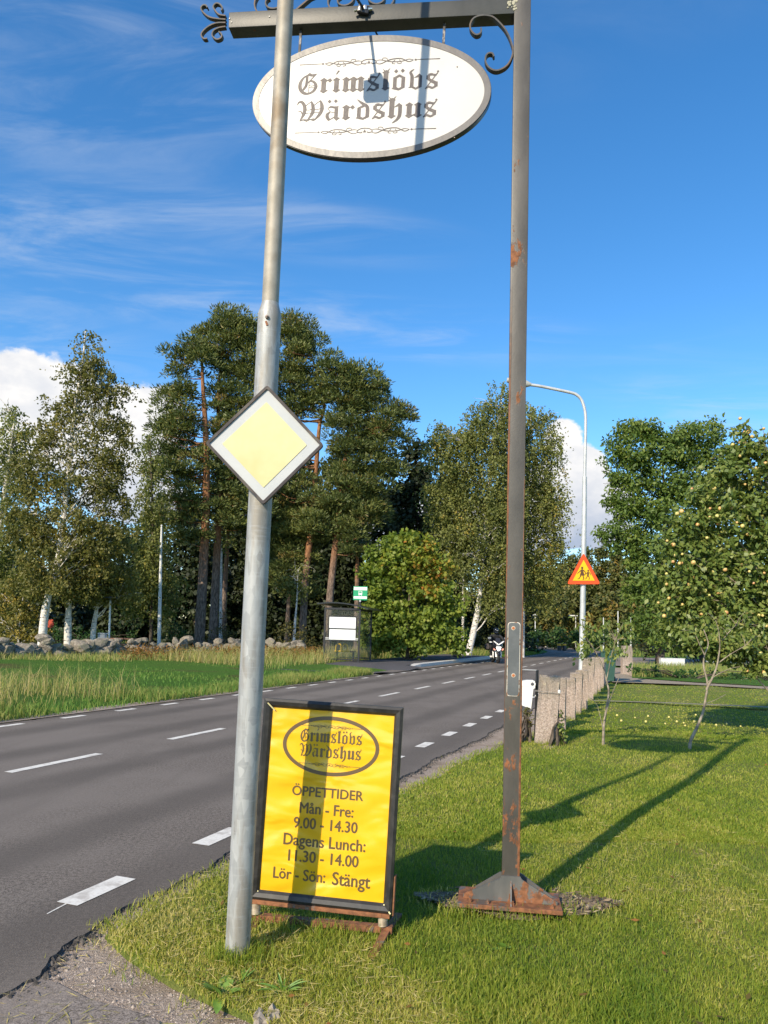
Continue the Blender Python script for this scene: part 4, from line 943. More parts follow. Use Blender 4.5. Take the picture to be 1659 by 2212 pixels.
PL = ['widest granite post, nearest the camera, with a wire round its top', 'granite post half hidden directly behind the nearest one', 'squat granite post with a lichen-spotted top, third of the row', 'granite post fourth along the row, showing as a narrow strip', 'granite post fifth along the row, in front of the taller one',
      'taller granite post in front of the street light, sixth of the row', 'granite post seventh of the row, with a dark band at its foot', 'granite post eighth of the row, leaning close to its neighbour', 'ninth granite post of the row, nearly hidden by its neighbours', 'last granite post of the row, beside the green wheeled bin']
posts = []
for i, ((t, s, w_, h), lb) in enumerate(zip(PT, PL)):
    o = stone_post(w_, .22, h, 50+i).build('granite_post', M_gran); o.location = road_pt(t, s); o.rotation_euler = (rad(rnd.uniform(-1.5, 1.5)), rad(3.0 if i == 0 else rnd.uniform(0, 3)), rad(-12+rnd.uniform(-5, 5)))
    tag(o, lb, 'stone post', 'granite posts along the garden edge'); posts.append(o)
wi = empty('fence_wire', road_pt(11.63, -1.66, 0), rad(-12), 'thin wire with a white insulator tied round the nearest granite post', 'wire')
MB().tube([(-.165, -.125, .755), (.17, -.128, .745), (.175, .12, .745), (-.165, .12, .75), (-.165, -.125, .755)], .004, 6).build('wire_loop', principled('wire_steel', (.25, .24, .22), .5, .6), wi)
MB().lathe([(.018, 0), (.022, .03), (.012, .05)], (.185, -.12, .74), 10).build('insulator', M_white, wi)
# gate post with a big stone, further on
gp = stone_post(.40, .3, 1.22, 91).build('gate_post', M_gran); q = G(1353, 1459); gp.location = (q.x, q.y, 0); tag(gp, 'broad granite gate post with a slanting crack beyond the green bin', 'stone post')
# --- mailbox by the first post
FM = Frame(road_pt(11.75, -1.95), rad(-8)); mo = FM.o
mbx = empty('mailbox', mo, rad(-8), 'white letter box with a round lock hanging left of the nearest granite post', 'mailbox')
def m3(x, y): return FM.at(1097.2+x*.1653, 1305.7+y*.1653)
q = [m3(*a) for a in ((170, 1010), (350, 1000), (352, 1090), (330, 1100), (300, 1360), (170, 1310))]
MB().prism(q, -.06, .10).build('box', principled('mailbox_white', (.70, .71, .69), .4), mbx)
q2 = [m3(*a) for a in ((165, 1000), (250, 988), (330, 990), (360, 1030), (352, 1075), (165, 1060))]
MB().prism(q2, -.066, .106).build('lid', principled('mailbox_lid', (.76, .77, .75), .35), mbx)
c = m3(315, 1035); MB().lathe([(.026, 0), (.026, .008), (.015, .012)], (c[0], -.064, c[1]), 14, MX).build('lock', principled('lock_grey', (.08, .08, .09), .4), mbx)
a = m3(375, 860); b = m3(360, 1560); MB().tube([(a[0]+.01, .02, a[1]), (b[0]+.005, .02, 0)], .022, 4).build('stand_post', M_black, mbx)
a0 = m3(120, 872); MB().tube([(a0[0], .02, a[1]), (a[0], .02, a[1])], .008, 6).build('stand_rail', M_grey, mbx)
a1 = m3(330, 1195); a2 = m3(380, 1195); MB().tube([(a1[0]-.05, .02, a1[1]), (a2[0], .02, a2[1])], .012, 6).build('hook', M_white, mbx)
# --- wheeled bin and the pale letter box behind it
q = G(1313, 1474); wb = empty('wheeled_bin', (q.x, q.y, .0), rad(-14), 'dark green wheeled rubbish bin at the end of the stone posts', 'bin')
M_bin = principled('bin_green', (.022, .075, .058), .5)
MB().box((0, 0, .56), (.40, .48, .98), None, 1.28).build('body', M_bin, wb)
MB().bbox((0, 0, 1.09), (.57, .66, .07), .02).bbox((0, .02, 1.135), (.50, .55, .05), .02).build('lid', M_bin, wb, True)
MB().tube([(-.24, .34, 1.05), (.24, .34, 1.05)], .02, 8).build('handle', M_bin, wb)
for s_ in (-1, 1): MB().tube([(s_*.20, .22, .1), (s_*.26, .22, .1)], .1, 16).build('wheel', M_black, wb)
q = G(1335, 1462); pm = empty('pale_letter_box', (q.x, q.y+1.2, 0), rad(-10), 'round-topped pale letter box on a post between green bin and gate post', 'mailbox')
MB().prism([(-.15, .32), (.13, .32), (.15, .8), (.13, 1.0), (.06, 1.08), (-.06, 1.1), (-.15, 1.05)], -.12, .12).build('box', M_white, pm); MB().tube([(-.13, 0, 0), (-.13, 0, .9)], .03, 8).build('post', M_grey, pm)
# --- far path lamps
def path_lamp(x, ytop, ybase, Y, label, arm=-1, gname='slim white lamps along the far path'):
    b = P(x, ybase, Y); o = empty('path_lamp', (b.x, b.y, 0), 0, label, 'lamp', gname)
    t = P(x, ytop, Y); h = t.z
    M_ = MATS['white_paint']; MB().tube([(0, 0, 0), (0, 0, 1.0), (0, 0, 1.02), (t.x-b.x, 0, h)], [.09, .09, .06, .05], 8).build('mast', M_, o, True)
    if arm: MB().bbox((t.x-b.x+arm*.35, 0, h+.05), (1.1, .3, .16), .05).build('lamp_head', M_, o, True)
    return o
path_lamp(1156, 1329, 1402, 92, 'white path lamp right beside the rusty post, far down the road', -.9)
path_lamp(1243.5, 1331, 1396, 97, 'white path lamp just left of the street light, far down the road', -.9)
path_lamp(1303.5, 1334, 1398, 90, 'white path lamp in the far wood, straight above the green bin', 0)
path_lamp(1335, 1320, 1394, 84, 'bare white stake in the far wood between lamp and gate post', 0)
path_lamp(1362.5, 1333, 1400, 80, 'white pole rising behind the granite gate post', 0)
# --- bollards and round sign at the far crossing
for i, x in enumerate((1208, 1219)):
    b = P(x, 1408, 78); o = empty('bollard', (b.x, b.y, 0), 0, ('left' if i == 0 else 'right')+' one of the two black bollards with yellow bands at the far crossing', 'bollard', 'bollards at the far crossing')
    MB().lathe([(.20, 0), (.20, .75), (.17, .8)], (0, 0, 0), 14).build('shaft', M_black, o, True); MB().lathe([(.21, .52), (.21, .72)], (0, 0, 0), 14).build('yellow_band', principled('bollard_yellow', (.72, .38, .02), .5), o)
b = P(1132.5, 1365, 80); o = empty('speed_sign', (b.x, b.y, 0), 0, 'small round red and yellow speed sign peeping out right of the rusty post', 'road sign')
MB().tube([(0, .03, 0), (0, .03, b.z)], .03, 8).build('pole', M_grey, o); MB().lathe([(.30, 0), (.30, .02)], (0, 0, b.z), 24, MX).build('red_ring', principled('dull_red', (.45, .07, .02), .5), o); MB().lathe([(.21, 0), (.21, .026)], (0, 0, b.z), 24, MX).build('yellow_disc', principled('dull_yellow', (.55, .30, .01), .5), o)
# --- park side: lamp, litter box, table, white flagpole, red board
b = P(231, 1412, 37); o = empty('park_lamp', (b.x, b.y, 0), 0, 'white lamp post with a flat dark head among the left birches', 'lamp')
t = P(238.5, 1292, 37); MB().tube([(0, 0, 0), (.05, 0, .8), (.06, 0, .82), (t.x-b.x, 0, t.z)], [.075, .07, .05, .045], 10).build('mast', M_white, o, True); MB().lathe([(.08, -.12), (.10, -.02), (.36, .0), (.34, .05), (.05, .09)], (t.x-b.x, 0, t.z), 18).build('lamp_head', principled('lamp_hat', (.07, .075, .085), .5), o, True)
b = P(230, 1396, 36.6); o = empty('litter_box', (b.x-.18, b.y-.1, 0), rad(20), 'grey metal litter box fixed to the park lamp post', 'litter box')
MB().bbox((0, 0, .62), (.42, .35, .8), .03).build('box', principled('litter_grey', (.20, .22, .24), .5), o, True); MB().bbox((0, 0, 1.04), (.46, .39, .05), .015).build('lid', M_grey, o, True); MB().box((0, .14, .15), (.06, .06, .3)).build('leg', M_grey, o)
a = P(255, 1407, 41); c = P(292, 1404, 41); o = empty('picnic_table', ((a.x+c.x)/2, a.y, 0), rad(4), 'low brown picnic table in the shade behind the stone wall', 'table')
MB().bbox((0, 0, .72), (2.0, .7, .06), .01).build('table_top', principled('table_wood', (.22, .11, .07), .8), o)
for s_ in (-1, 1): MB().box((s_*.75, 0, .35), (.08, .6, .7)).build('leg', MATS['table_wood'], o); MB().bbox((0, s_*.65, .42), (1.9, .28, .05), .01).build('seat', MATS['table_wood'], o)
b = P(343, 1408, 42); t = P(349, 1138, 42); o = empty('white_flagpole', (b.x, b.y, 0), 0, 'tall bare white flagpole in front of the dark wood', 'flagpole')
MB().tube([(0, 0, 0), ((t.x-b.x)*.5, 0, t.z*.5), (t.x-b.x, 0, t.z)], [.105, .09, .05], 12).build('mast', M_white, o, True); MB().lathe([(.02, 0), (.06, .05), (.05, .1), (.01, .12)], (t.x-b.x, 0, t.z), 10).build('knob', M_white, o)
b = P(108.5, 1347, 40); o = empty('red_board', (b.x, b.y, 0), 0, 'small red board on a stake behind the thick left birch', 'board')
MB().prism([(-.13, b.z-.2), (.14, b.z-.22), (.2, b.z), (.13, b.z+.22), (-.13, b.z+.2)], 0, .03).build('panel', principled('board_red', (.45, .06, .03), .6), o); MB().tube([(0, .05, 0), (0, .05, b.z)], .03, 6).build('stake', M_bark, o)
# --- things beyond the garden
b = P(1418, 1385, 47); b.z = 0; o = empty('dark_blue_barrel', b, 0, 'dark blue drum on a dark post under the ash tree', 'drum')
MB().lathe([(.22, .9), (.27, 1.0), (.28, 1.45), (.2, 1.56), (.05, 1.6)], (0, 0, 0), 16).build('drum', principled('drum_blue', (.025, .045, .085), .45), o, True); MB().tube([(0, 0, 0), (0, 0, .95)], .08, 8).build('post', M_bark, o)
q = [G(1435, 1443), G(1472, 1443)]; o = empty('white_block', ((q[0]+q[1])/2), rad(-4), 'low white painted block at the edge of the drive under the apple tree', 'block')
wd = (q[1]-q[0]).length*.92; MB().bbox((0, .2, .24), (wd, .4, .5), .02).build('body', M_white, o); MB().bbox((0, .2, .505), (wd*1.02, .43, .03), .008).build('cap', M_white, o); o.location.z = 0
b = G(1542, 1436); o = empty('garden_cart', (b.x, b.y, 0), rad(-5), 'black garden cart with yellow handles half hidden under the apple tree', 'cart')
MB().box((0, 0, .55), (1.5, .8, .75), None, 1.12).build('tub', M_black, o); MB().bbox((.0, -.45, .22), (1.3, .06, .1), .01).build('pale_bumper', M_white, o)
for s_ in (-1, 1): MB().lathe([(.2, -.05), (.22, 0), (.2, .05)], (s_*.5, -.42, .2), 18, MX).build('wheel', M_black, o)
for x in (.9, 1.3): MB().tube([(x, -.3, .5), (x+.05, -.3, 1.25), (x+.28, -.3, 1.3), (x+.3, -.3, .6)], .055, 8).build('handle', principled('handle_yellow', (.75, .50, .03), .45), o, True)
st = stone_post(.10, .08, .035, 201).build('concrete_stub', principled('stub_concrete', rough=.95, fn=speckle((.22, .19, .16), (.34, .30, .25), 20))); q = G(563, 2197); st.location = (q.x+.03, q.y-.03, 0); st.rotation_euler = (0, .1, .5); tag(st, 'broken pale concrete stub in the dirt at the bottom edge', 'stub')

# --- motorcycle and rider, coming towards the camera in the far lane
q = G(1070, 1432); MS = 1.1
mc = empty('motorcycle', (q.x, q.y, 0), rad(2), 'black and white motorcycle with its headlight on coming down the far lane', 'motorcycle')
mc.scale = (MS, MS, MS)
M_mb = principled('fairing_black', (.012, .011, .014), .25, spec=.6); M_mw = principled('fairing_white', (.80, .80, .78), .3); M_tyre = principled('tyre', (.016, .016, .017), .8); M_alu = principled('fork_alloy', (.62, .62, .60), .3, .6)
def torus(mb, c, R_, r, n=28, k=10, sx=1.0):
    vs = []; fs = []
    for i in range(n):
        a = 2*math.pi*i/n
        for j in range(k):
            b_ = 2*math.pi*j/k; rr = R_+r*math.cos(b_); vs.append((c[0]+r*sx*math.sin(b_), c[1]+rr*math.cos(a), c[2]+rr*math.sin(a)))
    for i in range(n):
        for j in range(k): fs.append((i*k+j, ((i+1) % n)*k+j, ((i+1) % n)*k+(j+1) % k, i*k+(j+1) % k))
    return mb.add(vs, fs)
for y, wv in ((-.70, .85), (.72, 1.25)):
    wh = torus(MB(), (0, y, .31), .235, .075, sx=wv).build('wheel', M_tyre, mc, True)
    rim = MB(); rim.tube([(-.04, y, .31), (.04, y, .31)], .05, 12)
    for k in range(5):
        a = 2*math.pi*k/5; rim.tube([(0, y, .31), (0, y+.17*math.cos(a), .31+.17*math.sin(a))], .018, 6)
    torus(rim, (0, y, .31), .175, .022); rim.build('rim', M_alu, wh, True)
    disc = MB(); disc.tube([(-.075, y, .31), (-.07, y, .31)], .14, 20); disc.build('brake_disc', M_alu, wh)
for s_ in (-1, 1): MB().tube([(s_*.10, -.70, .31), (s_*.105, -.56, .66), (s_*.11, -.48, .86)], [.036, .034, .03], 10).build('fork_leg', M_mw, mc, True)
fm = torus(MB(), (0, -.70, .31), .30, .05, 20, 6, 1.5); fm.v = [(x, y, max(z, .40)) for x, y, z in fm.v]; fm.build('mudguard', M_mb, mc, True)
def shell(name, mat, secs, par=mc):
    """skin through cross-sections (y, half width, z low, z high)"""
    vs = []; fs = []; n = 12
    for y, hw_, z0_, z1_ in secs:
        for k in range(n):
            a = 2*math.pi*k/n; vs.append((hw_*math.copysign(abs(math.cos(a))**.75, math.cos(a)), y, (z0_+z1_)/2+(z1_-z0_)/2*math.copysign(abs(math.sin(a))**.75, math.sin(a))))
    for i in range(len(secs)-1):
        for k in range(n): fs.append((i*n+k, i*n+(k+1) % n, (i+1)*n+(k+1) % n, (i+1)*n+k))
    fs += [list(range(n))[::-1], list(range(len(vs)-n, len(vs)))]
    return MB().add(vs, fs).build(name, mat, par, True, 60)
shell('front_fairing', M_mb, [(-.78, .07, .74, .90), (-.70, .18, .64, 1.00), (-.50, .27, .55, 1.04), (-.25, .28, .40, .98), (.1, .24, .33, .85), (.3, .18, .36, .7)])
shell('fuel_tank', M_mb, [(-.32, .12, .78, .98), (-.1, .19, .75, 1.04), (.1, .16, .75, .98), (.22, .1, .76, .88)])
shell('tail', M_mb, [(.15, .15, .72, .86), (.5, .16, .74, .90), (.85, .10, .80, .94), (.98, .04, .86, .93)])
shell('engine', principled('engine_grey', (.09, .09, .095), .45, .5), [(-.3, .15, .26, .62), (.0, .18, .22, .66), (.25, .15, .25, .6)])
MB().prism([(-.27, 1.09), (-.20, 1.07), (0, .93), (.20, 1.07), (.27, 1.09), (.22, 1.02), (0, .87), (-.22, 1.02)], -.80, -.72).build('white_trim', M_mw, mc)
sc_ = MB(); sc_.add([(-.15, -.70, 1.0), (.15, -.70, 1.0), (.10, -.5, 1.22), (-.10, -.5, 1.22), (-.15, -.69, .99), (.15, -.69, .99), (.10, -.48, 1.215), (-.10, -.48, 1.215)], [(0, 1, 2, 3), (7, 6, 5, 4), (0, 4, 5, 1), (1, 5, 6, 2), (2, 6, 7, 3), (3, 7, 4, 0)]); sc_.build('windscreen', principled('smoked_screen', (.03, .03, .035), .1), mc)
M_head = principled('headlight_lit', (.9, .9, .9), .3, **{'Emission Color': (1, .97, .9, 1), 'Emission Strength': 2.2})
MB().prism([(-.115, .80), (.115, .80), (.08, .67), (-.08, .67)], -.835, -.76).build('headlight', M_head, mc)
MB().prism([(-.08, .655), (.08, .655), (0, .57)], -.815, -.74).build('lower_light', M_head, mc)
for s_ in (-1, 1):
    MB().prism([(s_*.13, .66), (s_*.24, .74), (s_*.25, .66), (s_*.17, .62)], -.76, -.70).build('indicator', principled('indicator_pink', (.75, .32, .24), .4), mc)
    MB().tube([(s_*.18, -.55, 1.03), (s_*.36, -.50, 1.19)], .012, 6).build('mirror_stalk', M_mb, mc); MB().bbox((s_*.40, -.50, 1.21), (.15, .04, .085), .015).build('mirror', principled('mirror_grey', (.22, .24, .25), .3), mc)
    MB().tube([(s_*.11, -.46, .98), (s_*.34, -.38, 1.0)], .016, 8).build('handlebar', M_mb, mc); MB().tube([(s_*.29, .05, .36), (s_*.2, .05, .34)], .014, 6).build('footpeg', M_mb, mc)
    MB().prism([(s_*.16, .56), (s_*.235, .60), (s_*.215, .30), (s_*.17, .24)], -.42, -.36).build('white_side_panel', M_mw, mc)
MB().tube([(.15, .2, .3), (.19, .6, .36), (.2, .95, .46)], [.04, .06, .065], 12).build('exhaust', M_alu, mc, True)
MB().tube([(-.05, .1, .33), (-.22, .05, .02)], .012, 6).build('side_stand', M_mb, mc)
def skin_body(name, joints, edges, root, mat, parent, sub_=2):
    me = bpy.data.meshes.new(name); me.from_pydata([j[0] for j in joints], edges, []); o = bpy.data.objects.new(name, me); COL.objects.link(o)
    sk_ = o.modifiers.new('skin', 'SKIN'); sk_.use_smooth_shade = True
    for i, j in enumerate(joints): r_ = j[1] if hasattr(j[1], '__len__') else (j[1], j[1]); me.skin_vertices[0].data[i].radius = r_
    me.skin_vertices[0].data[root].use_root = True
    s2 = o.modifiers.new('sub', 'SUBSURF'); s2.levels = sub_; s2.render_levels = sub_
    bpy.context.view_layer.update(); m2 = bpy.data.meshes.new_from_object(o.evaluated_get(bpy.context.evaluated_depsgraph_get())); bpy.data.objects.remove(o)
    m2.materials.clear(); m2.materials.append(mat); m2.polygons.foreach_set('use_smooth', [True]*len(m2.polygons)); r = bpy.data.objects.new(name, m2); link(r, parent); return r
pe = empty('person', (q.x, q.y, 0), rad(2), 'motorcycle rider in black jacket and helmet, hands on the bars', 'person'); pe.scale = (MS, MS, MS)
J = [((0, .32, .93), (.16, .13)), ((0, .22, 1.08), (.165, .12)), ((0, .10, 1.27), (.19, .125)), ((0, .03, 1.37), (.10, .09)), ((0, .0, 1.44), (.06, .06)),
     ((-.20, .05, 1.33), .075), ((-.35, -.10, 1.15), .062), ((-.33, -.34, 1.03), .045), ((.20, .05, 1.33), .075), ((.35, -.10, 1.15), .062), ((.33, -.34, 1.03), .045),
     ((-.13, .26, .88), .10), ((-.25, -.16, .80), .082), ((-.24, .02, .42), .058), ((-.24, -.10, .33), .042), ((.13, .26, .88), .10), ((.25, -.16, .80), .082), ((.24, .02, .42), .058), ((.24, -.10, .33), .042)]
Eg = [(0, 1), (1, 2), (2, 3), (3, 4), (2, 5), (5, 6), (6, 7), (2, 8), (8, 9), (9, 10), (0, 11), (11, 12), (12, 13), (13, 14), (0, 15), (15, 16), (16, 17), (17, 18)]
skin_body('body', J, Eg, 0, principled('black_jacket', rough=.8, fn=speckle((.012, .012, .014), (.022, .022, .024), 8, 4, .3, .7, .6, .02)), pe)
h = MB(); h.lathe([(.02, -.15), (.10, -.14), (.125, -.07), (.132, .02), (.118, .09), (.075, .135), (.02, .15)], (0, -.02, 1.57), 20); h.v = [(x, (y+.02)*1.15-.02, z) for x, y, z in h.v]; hm = h.build('helmet', principled('helmet_black', (.012, .016, .022), .2), pe, True, 60)
MB().bbox((0, -.135, 1.575), (.17, .06, .085), .025).build('visor', principled('visor_dark', (.01, .012, .016), .08), hm, True); MB().bbox((.03, -.170, 1.585), (.035, .01, .02), .004).build('visor_glint', M_mw, hm)
MB().bbox((0, -.13, 1.475), (.15, .07, .06), .02).build('chin_guard', MATS['helmet_black'], hm, True)
for s_ in (-1, 1):
    m = MB(); cx_ = s_*.325
    m.bbox((cx_, -.375, 1.02), (.095, .07, .05), .018)
    for k, (dx_, ln) in enumerate(((-.034, .085), (-.011, .095), (.012, .09), (.034, .075))): m.tube([(cx_+dx_, -.38, 1.035), (cx_+dx_, -.38-ln*.5, 1.03), (cx_+dx_, -.40-ln*.35, .985)], [.012, .012, .010], 6)
    m.tube([(cx_-s_*.05, -.36, 1.02), (cx_-s_*.085, -.38, 1.0), (cx_-s_*.08, -.42, .985)], [.014, .013, .010], 6)
    m.build('glove', M_mw if s_ < 0 else MATS['black_jacket'], pe, True)
    MB().bbox((s_*.24, -.06, .31), (.09, .26, .09), .03).build('boot', M_mw if s_ < 0 else M_tyre, pe, True)
bg = shell('knee_bag', principled('bag_brown', (.06, .052, .05), .8), [(-.3, .06, .72, .95), (-.15, .12, .66, 1.0), (.05, .12, .66, 1.0), (.2, .06, .72, .95)]); bg.location = (-.40, .1, -.05)
# ================================================================ VEGETATION
def unit(a): return a/np.maximum(np.linalg.norm(a, axis=-1, keepdims=True), 1e-9)
def leaf_quads(pos, d, nrm, l, w_):
    side = unit(np.cross(d, nrm)); l = np.broadcast_to(np.asarray(l, float).reshape(-1, 1), (len(pos), 1)); w_ = np.broadcast_to(np.asarray(w_, float).reshape(-1, 1), (len(pos), 1))
    V = np.stack([pos, pos+d*l*.45+side*w_*.5, pos+d*l, pos+d*l*.45-side*w_*.5], 1).reshape(-1, 3)
    Fa = np.arange(len(V)).reshape(-1, 4); return V, Fa
def crown_object(name, V, Fa, tint, mat, parent, origin):
    me = fast_mesh(name, V-np.array(origin), Fa, tint); me.materials.append(mat); o = bpy.data.objects.new(name, me); link(o, parent); return o
def blob_world(blobs, Y, dr=.85):
    """photograph blobs (x, y, rx, ry[, dY]) at distance Y to centres and radii in the place"""
    C = []; Rr = []
    for b in blobs:
        dY = b[4] if len(b) > 4 else 0.0; c = P(b[0], b[1], Y+dY); k = (Y+dY)/F_PX; C.append(tuple(c)); Rr.append((b[2]*k, b[2]*k*dr, b[3]*k))
    return np.array(C), np.array(Rr)
def clumps(C, Rr, dens, r, shell=.45):
    """clump centres in the blobs, thicker towards the outside"""
    out = []; idx = []
    for i, (c, q) in enumerate(zip(C, Rr)):
        n = max(4, int(dens*(q[0]*q[1]*q[2])**(2/3)*4.0)); d = unit(r.normal(size=(n, 3))); u = r.random((n, 1))**(shell); out.append(c+d*q*u); idx += [i]*n
    return np.concatenate(out), np.array(idx)
def limb(m, a, b, r0, r1, sag=.0, n=5, sides=5, r=None, wig=.06):
    a = Vector(a); b = Vector(b); L = (b-a).length; pts = []
    for i in range(n+1):
        t = i/n; p = a.lerp(b, t); p.z += sag*L*math.sin(math.pi*t)
        if 0 < i < n and r is not None: p += Vector(r.normal(size=3))*wig*L*.5
        pts.append(p)
    m.tube(pts, [r0+(r1-r0)*i/n for i in range(n+1)], sides, False); return pts
def trunk_path(pix, Y): return [P(x, y, Y) for x, y in pix]
def place_tree(name, label, cat, base, group=None):
    return empty(name, base, 0, label, cat, group)
def make_tree(name, label, group, kind, Y, trunk, blobs, mat, bark, dens=3.0, cr=.5, per=60, leaf=(.10, .07), r0=.2, seed=1, nlimb=26, tintb=(.0, 1.0), tintfn=None, branchmat=None, droop=.6, limb_r=.045, dr=.85, twigs=True):
    r = np.random.default_rng(seed)
    tp = trunk_path(trunk, Y); base = Vector((tp[0].x, tp[0].y, -.05)); root = place_tree(name, label, 'tree', base, group); B = np.array(base)
    path = [Vector((tp[0].x, tp[0].y, -.1))]+tp if tp[0].z > .05 else tp
    path = catmull([Vector(p) for p in path], 4); n = len(path); z1 = path[-1].z
    m = MB(); m.tube([p-base for p in path], [max(.03, r0*(1-.85*(i/(n-1))**1.1))*(1.25 if i == 0 else 1) for i in range(n)], 10, False); m.build('trunk', bark, root, True, 80)
    C, Rr = blob_world(blobs, Y, dr); cl, ci = clumps(C, Rr, dens, r)
    # limbs from the trunk out to clumps
    zs = np.array([p.z for p in path]); m = MB(); pick = r.choice(len(cl), min(nlimb, len(cl)), replace=False)
    def on_trunk(z):
        z = min(max(z, path[0].z+.1), path[-1].z-.1); i = int(np.searchsorted(zs, z)); i = min(max(i, 1), n-1); t = (z-zs[i-1])/max(zs[i]-zs[i-1], 1e-6); return path[i-1].lerp(path[i], min(max(t, 0), 1))
    for k in pick:
        c = Vector(cl[k]); dist = math.hypot(c.x-path[0].x, c.y-path[0].y); s0 = on_trunk(c.z-dist*(.75 if kind != 'pine' else .12))
        lr = limb_r*r.uniform(.6, 1.4); pts = limb(m, s0-base, c-base, lr, lr*.25, .10 if kind != 'pine' else -.05, 5, 5, r)
        if twigs:
            for q in range(2):
                e = c+Vector(r.normal(size=3))*cr*.7; limb(m, pts[3], e-base, lr*.45, lr*.15, .1, 3, 4, r)
    m.build('branches', branchmat or bark, root, True, 80)
    # leaves
    N = len(cl)*per; ic = np.repeat(np.arange(len(cl)), per)
    if kind == 'pine':
        q = unit(r.normal(size=(N, 3))); q[:, 2] = np.abs(q[:, 2])*.9-.25; q = unit(q); rr = cr*(.25+.75*r.random((N, 1))**.6); scl = r.uniform(.7, 1.3, (len(cl), 1))[ic]
        pos = cl[ic]+q*rr*scl*np.array([1.1, 1.1, .72]); d = unit(q+np.array([0, 0, .35])+r.normal(size=(N, 3))*.35); nr = unit(r.normal(size=(N, 3)))
        ln = leaf[0]*r.uniform(.6, 1.3, N); wd = leaf[1]*r.uniform(.7, 1.3, N)
    elif kind == 'birch':
        t = r.random(N); strand = r.integers(0, 6, N); key = ic*6+strand; hz = r.normal(size=(len(cl)*6, 3))*np.array([1, 1, .35]); hl = r.uniform(.4, 1.25, len(cl)*6)
        pos = cl[ic]+hz[key]*cr*(.35+.55*t[:, None])+np.stack([0*t, 0*t, -droop*hl[key]*t**1.4*cr*2.2], 1)+r.normal(size=(N, 3))*.07
        d = unit(r.normal(size=(N, 3))+np.array([0, 0, -1.0])); nr = unit(r.normal(size=(N, 3))+np.array([-.2, -.5, .3])); ln = leaf[0]*r.uniform(.6, 1.35, N); wd = leaf[1]*r.uniform(.6, 1.3, N)
    else:
        q = unit(r.normal(size=(N, 3))); rr = cr*r.random((N, 1))**.5; pos = cl[ic]+q*rr*np.array([1.1, 1.1, .75])
        d = unit(r.normal(size=(N, 3))+np.array([0, 0, -.55])+q*.5); nr = unit(r.normal(size=(N, 3))*.7+q*.5+np.array([-.15, -.3, .6])); ln = leaf[0]*r.uniform(.6, 1.35, N); wd = leaf[1]*r.uniform(.7, 1.3, N)
    ct = r.random(len(cl)); lo, hi = tintb; tint = lo+(hi-lo)*np.clip(.5*ct[ic]+.5*r.random(N)+r.normal(size=N)*.06, 0, 1)
    if tintfn is not None: tint = tintfn(pos, tint, ct[ic], r)
    V, Fa = leaf_quads(pos, d, nr, ln, wd); cro = crown_object('crown', V, Fa, np.repeat(np.clip(tint, 0, 1), 4), mat, root, B)
    return root, cl
BG = 'birches behind the stone wall'
def autumn(th, amt):
    def fn(pos, t, ct, r): return np.where((r.random(len(t)) < amt) | (ct > th), np.clip(t+.25, 0, 1), t)
    return fn
make_tree('birch_tree', 'tallest birch on the left with a thick white trunk', BG, 'birch', 35, [(89, 1412), (96, 1330), (104, 1290), (128, 1190), (148, 1020), (163, 880), (178, 790), (185, 715)],
    [(187, 730, 16, 30), (200, 775, 34, 34), (165, 805, 40, 40), (232, 805, 34, 26), (215, 840, 50, 40), (265, 842, 32, 26), (150, 870, 52, 44), (215, 905, 60, 44), (130, 940, 60, 50), (262, 925, 34, 36), (205, 975, 65, 50), (110, 1020, 62, 50), (180, 1050, 70, 50), (240, 1040, 42, 46), (110, 1100, 70, 50), (190, 1125, 72, 50), (95, 1175, 70, 50), (190, 1200, 70, 45), (130, 1255, 70, 40), (70, 1250, 55, 45), (60, 1000, 36, 36), (255, 985, 40, 40), (60, 1060, 46, 44), (262, 1090, 36, 44), (40, 1140, 50, 44), (255, 1160, 40, 44), (85, 940, 30, 34)],
    L_birch, M_birch, 5.4, .42, 66, (0.137, 0.098), .22, 11, 60, (0, .9), autumn(.93, .015), M_birch, .55, .036)
make_tree('birch_tree', 'birch with a straight pale trunk, second from the left behind the wall', BG, 'birch', 36.5, [(146, 1412), (147, 1340), (150, 1300), (160, 1200), (165, 1100)],
    [(170, 1180, 60, 50), (215, 1230, 55, 50), (150, 1250, 60, 40), (190, 1275, 50, 22)], L_birch, M_birch, 5.40, .42, 80, (0.137, 0.098), .19, 12, 26, (.05, .95), autumn(.9, .03), M_birch, .5, .034)
make_tree('birch_tree', 'slimmer birch just left of the park lamp', BG, 'birch', 37.5, [(198, 1412), (203, 1350), (208, 1320), (215, 1250), (225, 1150)],
    [(240, 1170, 40, 50), (255, 1235, 40, 45), (225, 1265, 45, 36), (265, 1275, 32, 36)], L_birch, M_birch, 5.67, .42, 80, (0.137, 0.098), .15, 13, 24, (.1, 1), autumn(.85, .06), M_birch, .5, .03)
make_tree('birch_tree', 'weeping birch cut off by the left edge of the picture', BG, 'birch', 37, [(-30, 1412), (-20, 1300), (5, 1100), (25, 960), (33, 890)],
    [(30, 895, 30, 30), (45, 940, 40, 45), (0, 960, 45, 45), (50, 1010, 35, 50), (0, 1050, 60, 55), (20, 1130, 60, 55), (-20, 1200, 60, 55), (30, 1230, 50, 45), (-30, 1300, 60, 40)], L_birch2, M_birch, 4.59, .45, 77, (0.137, 0.098), .2, 14, 34, (0, .85), autumn(.95, .01), M_birch, .9, .034)
make_tree('young_birch', 'yellowing young birch low at the left edge', None, 'birch', 36, [(38, 1415), (42, 1350), (50, 1290)],
    [(30, 1300, 40, 30), (55, 1335, 35, 30), (15, 1350, 40, 35), (65, 1372, 25, 25), (25, 1390, 35, 18)], L_birch, M_birch, 5.40, .38, 77, (0.130, 0.091), .06, 15, 20, (.35, 1), autumn(.6, .15), M_birch, .4, .02)
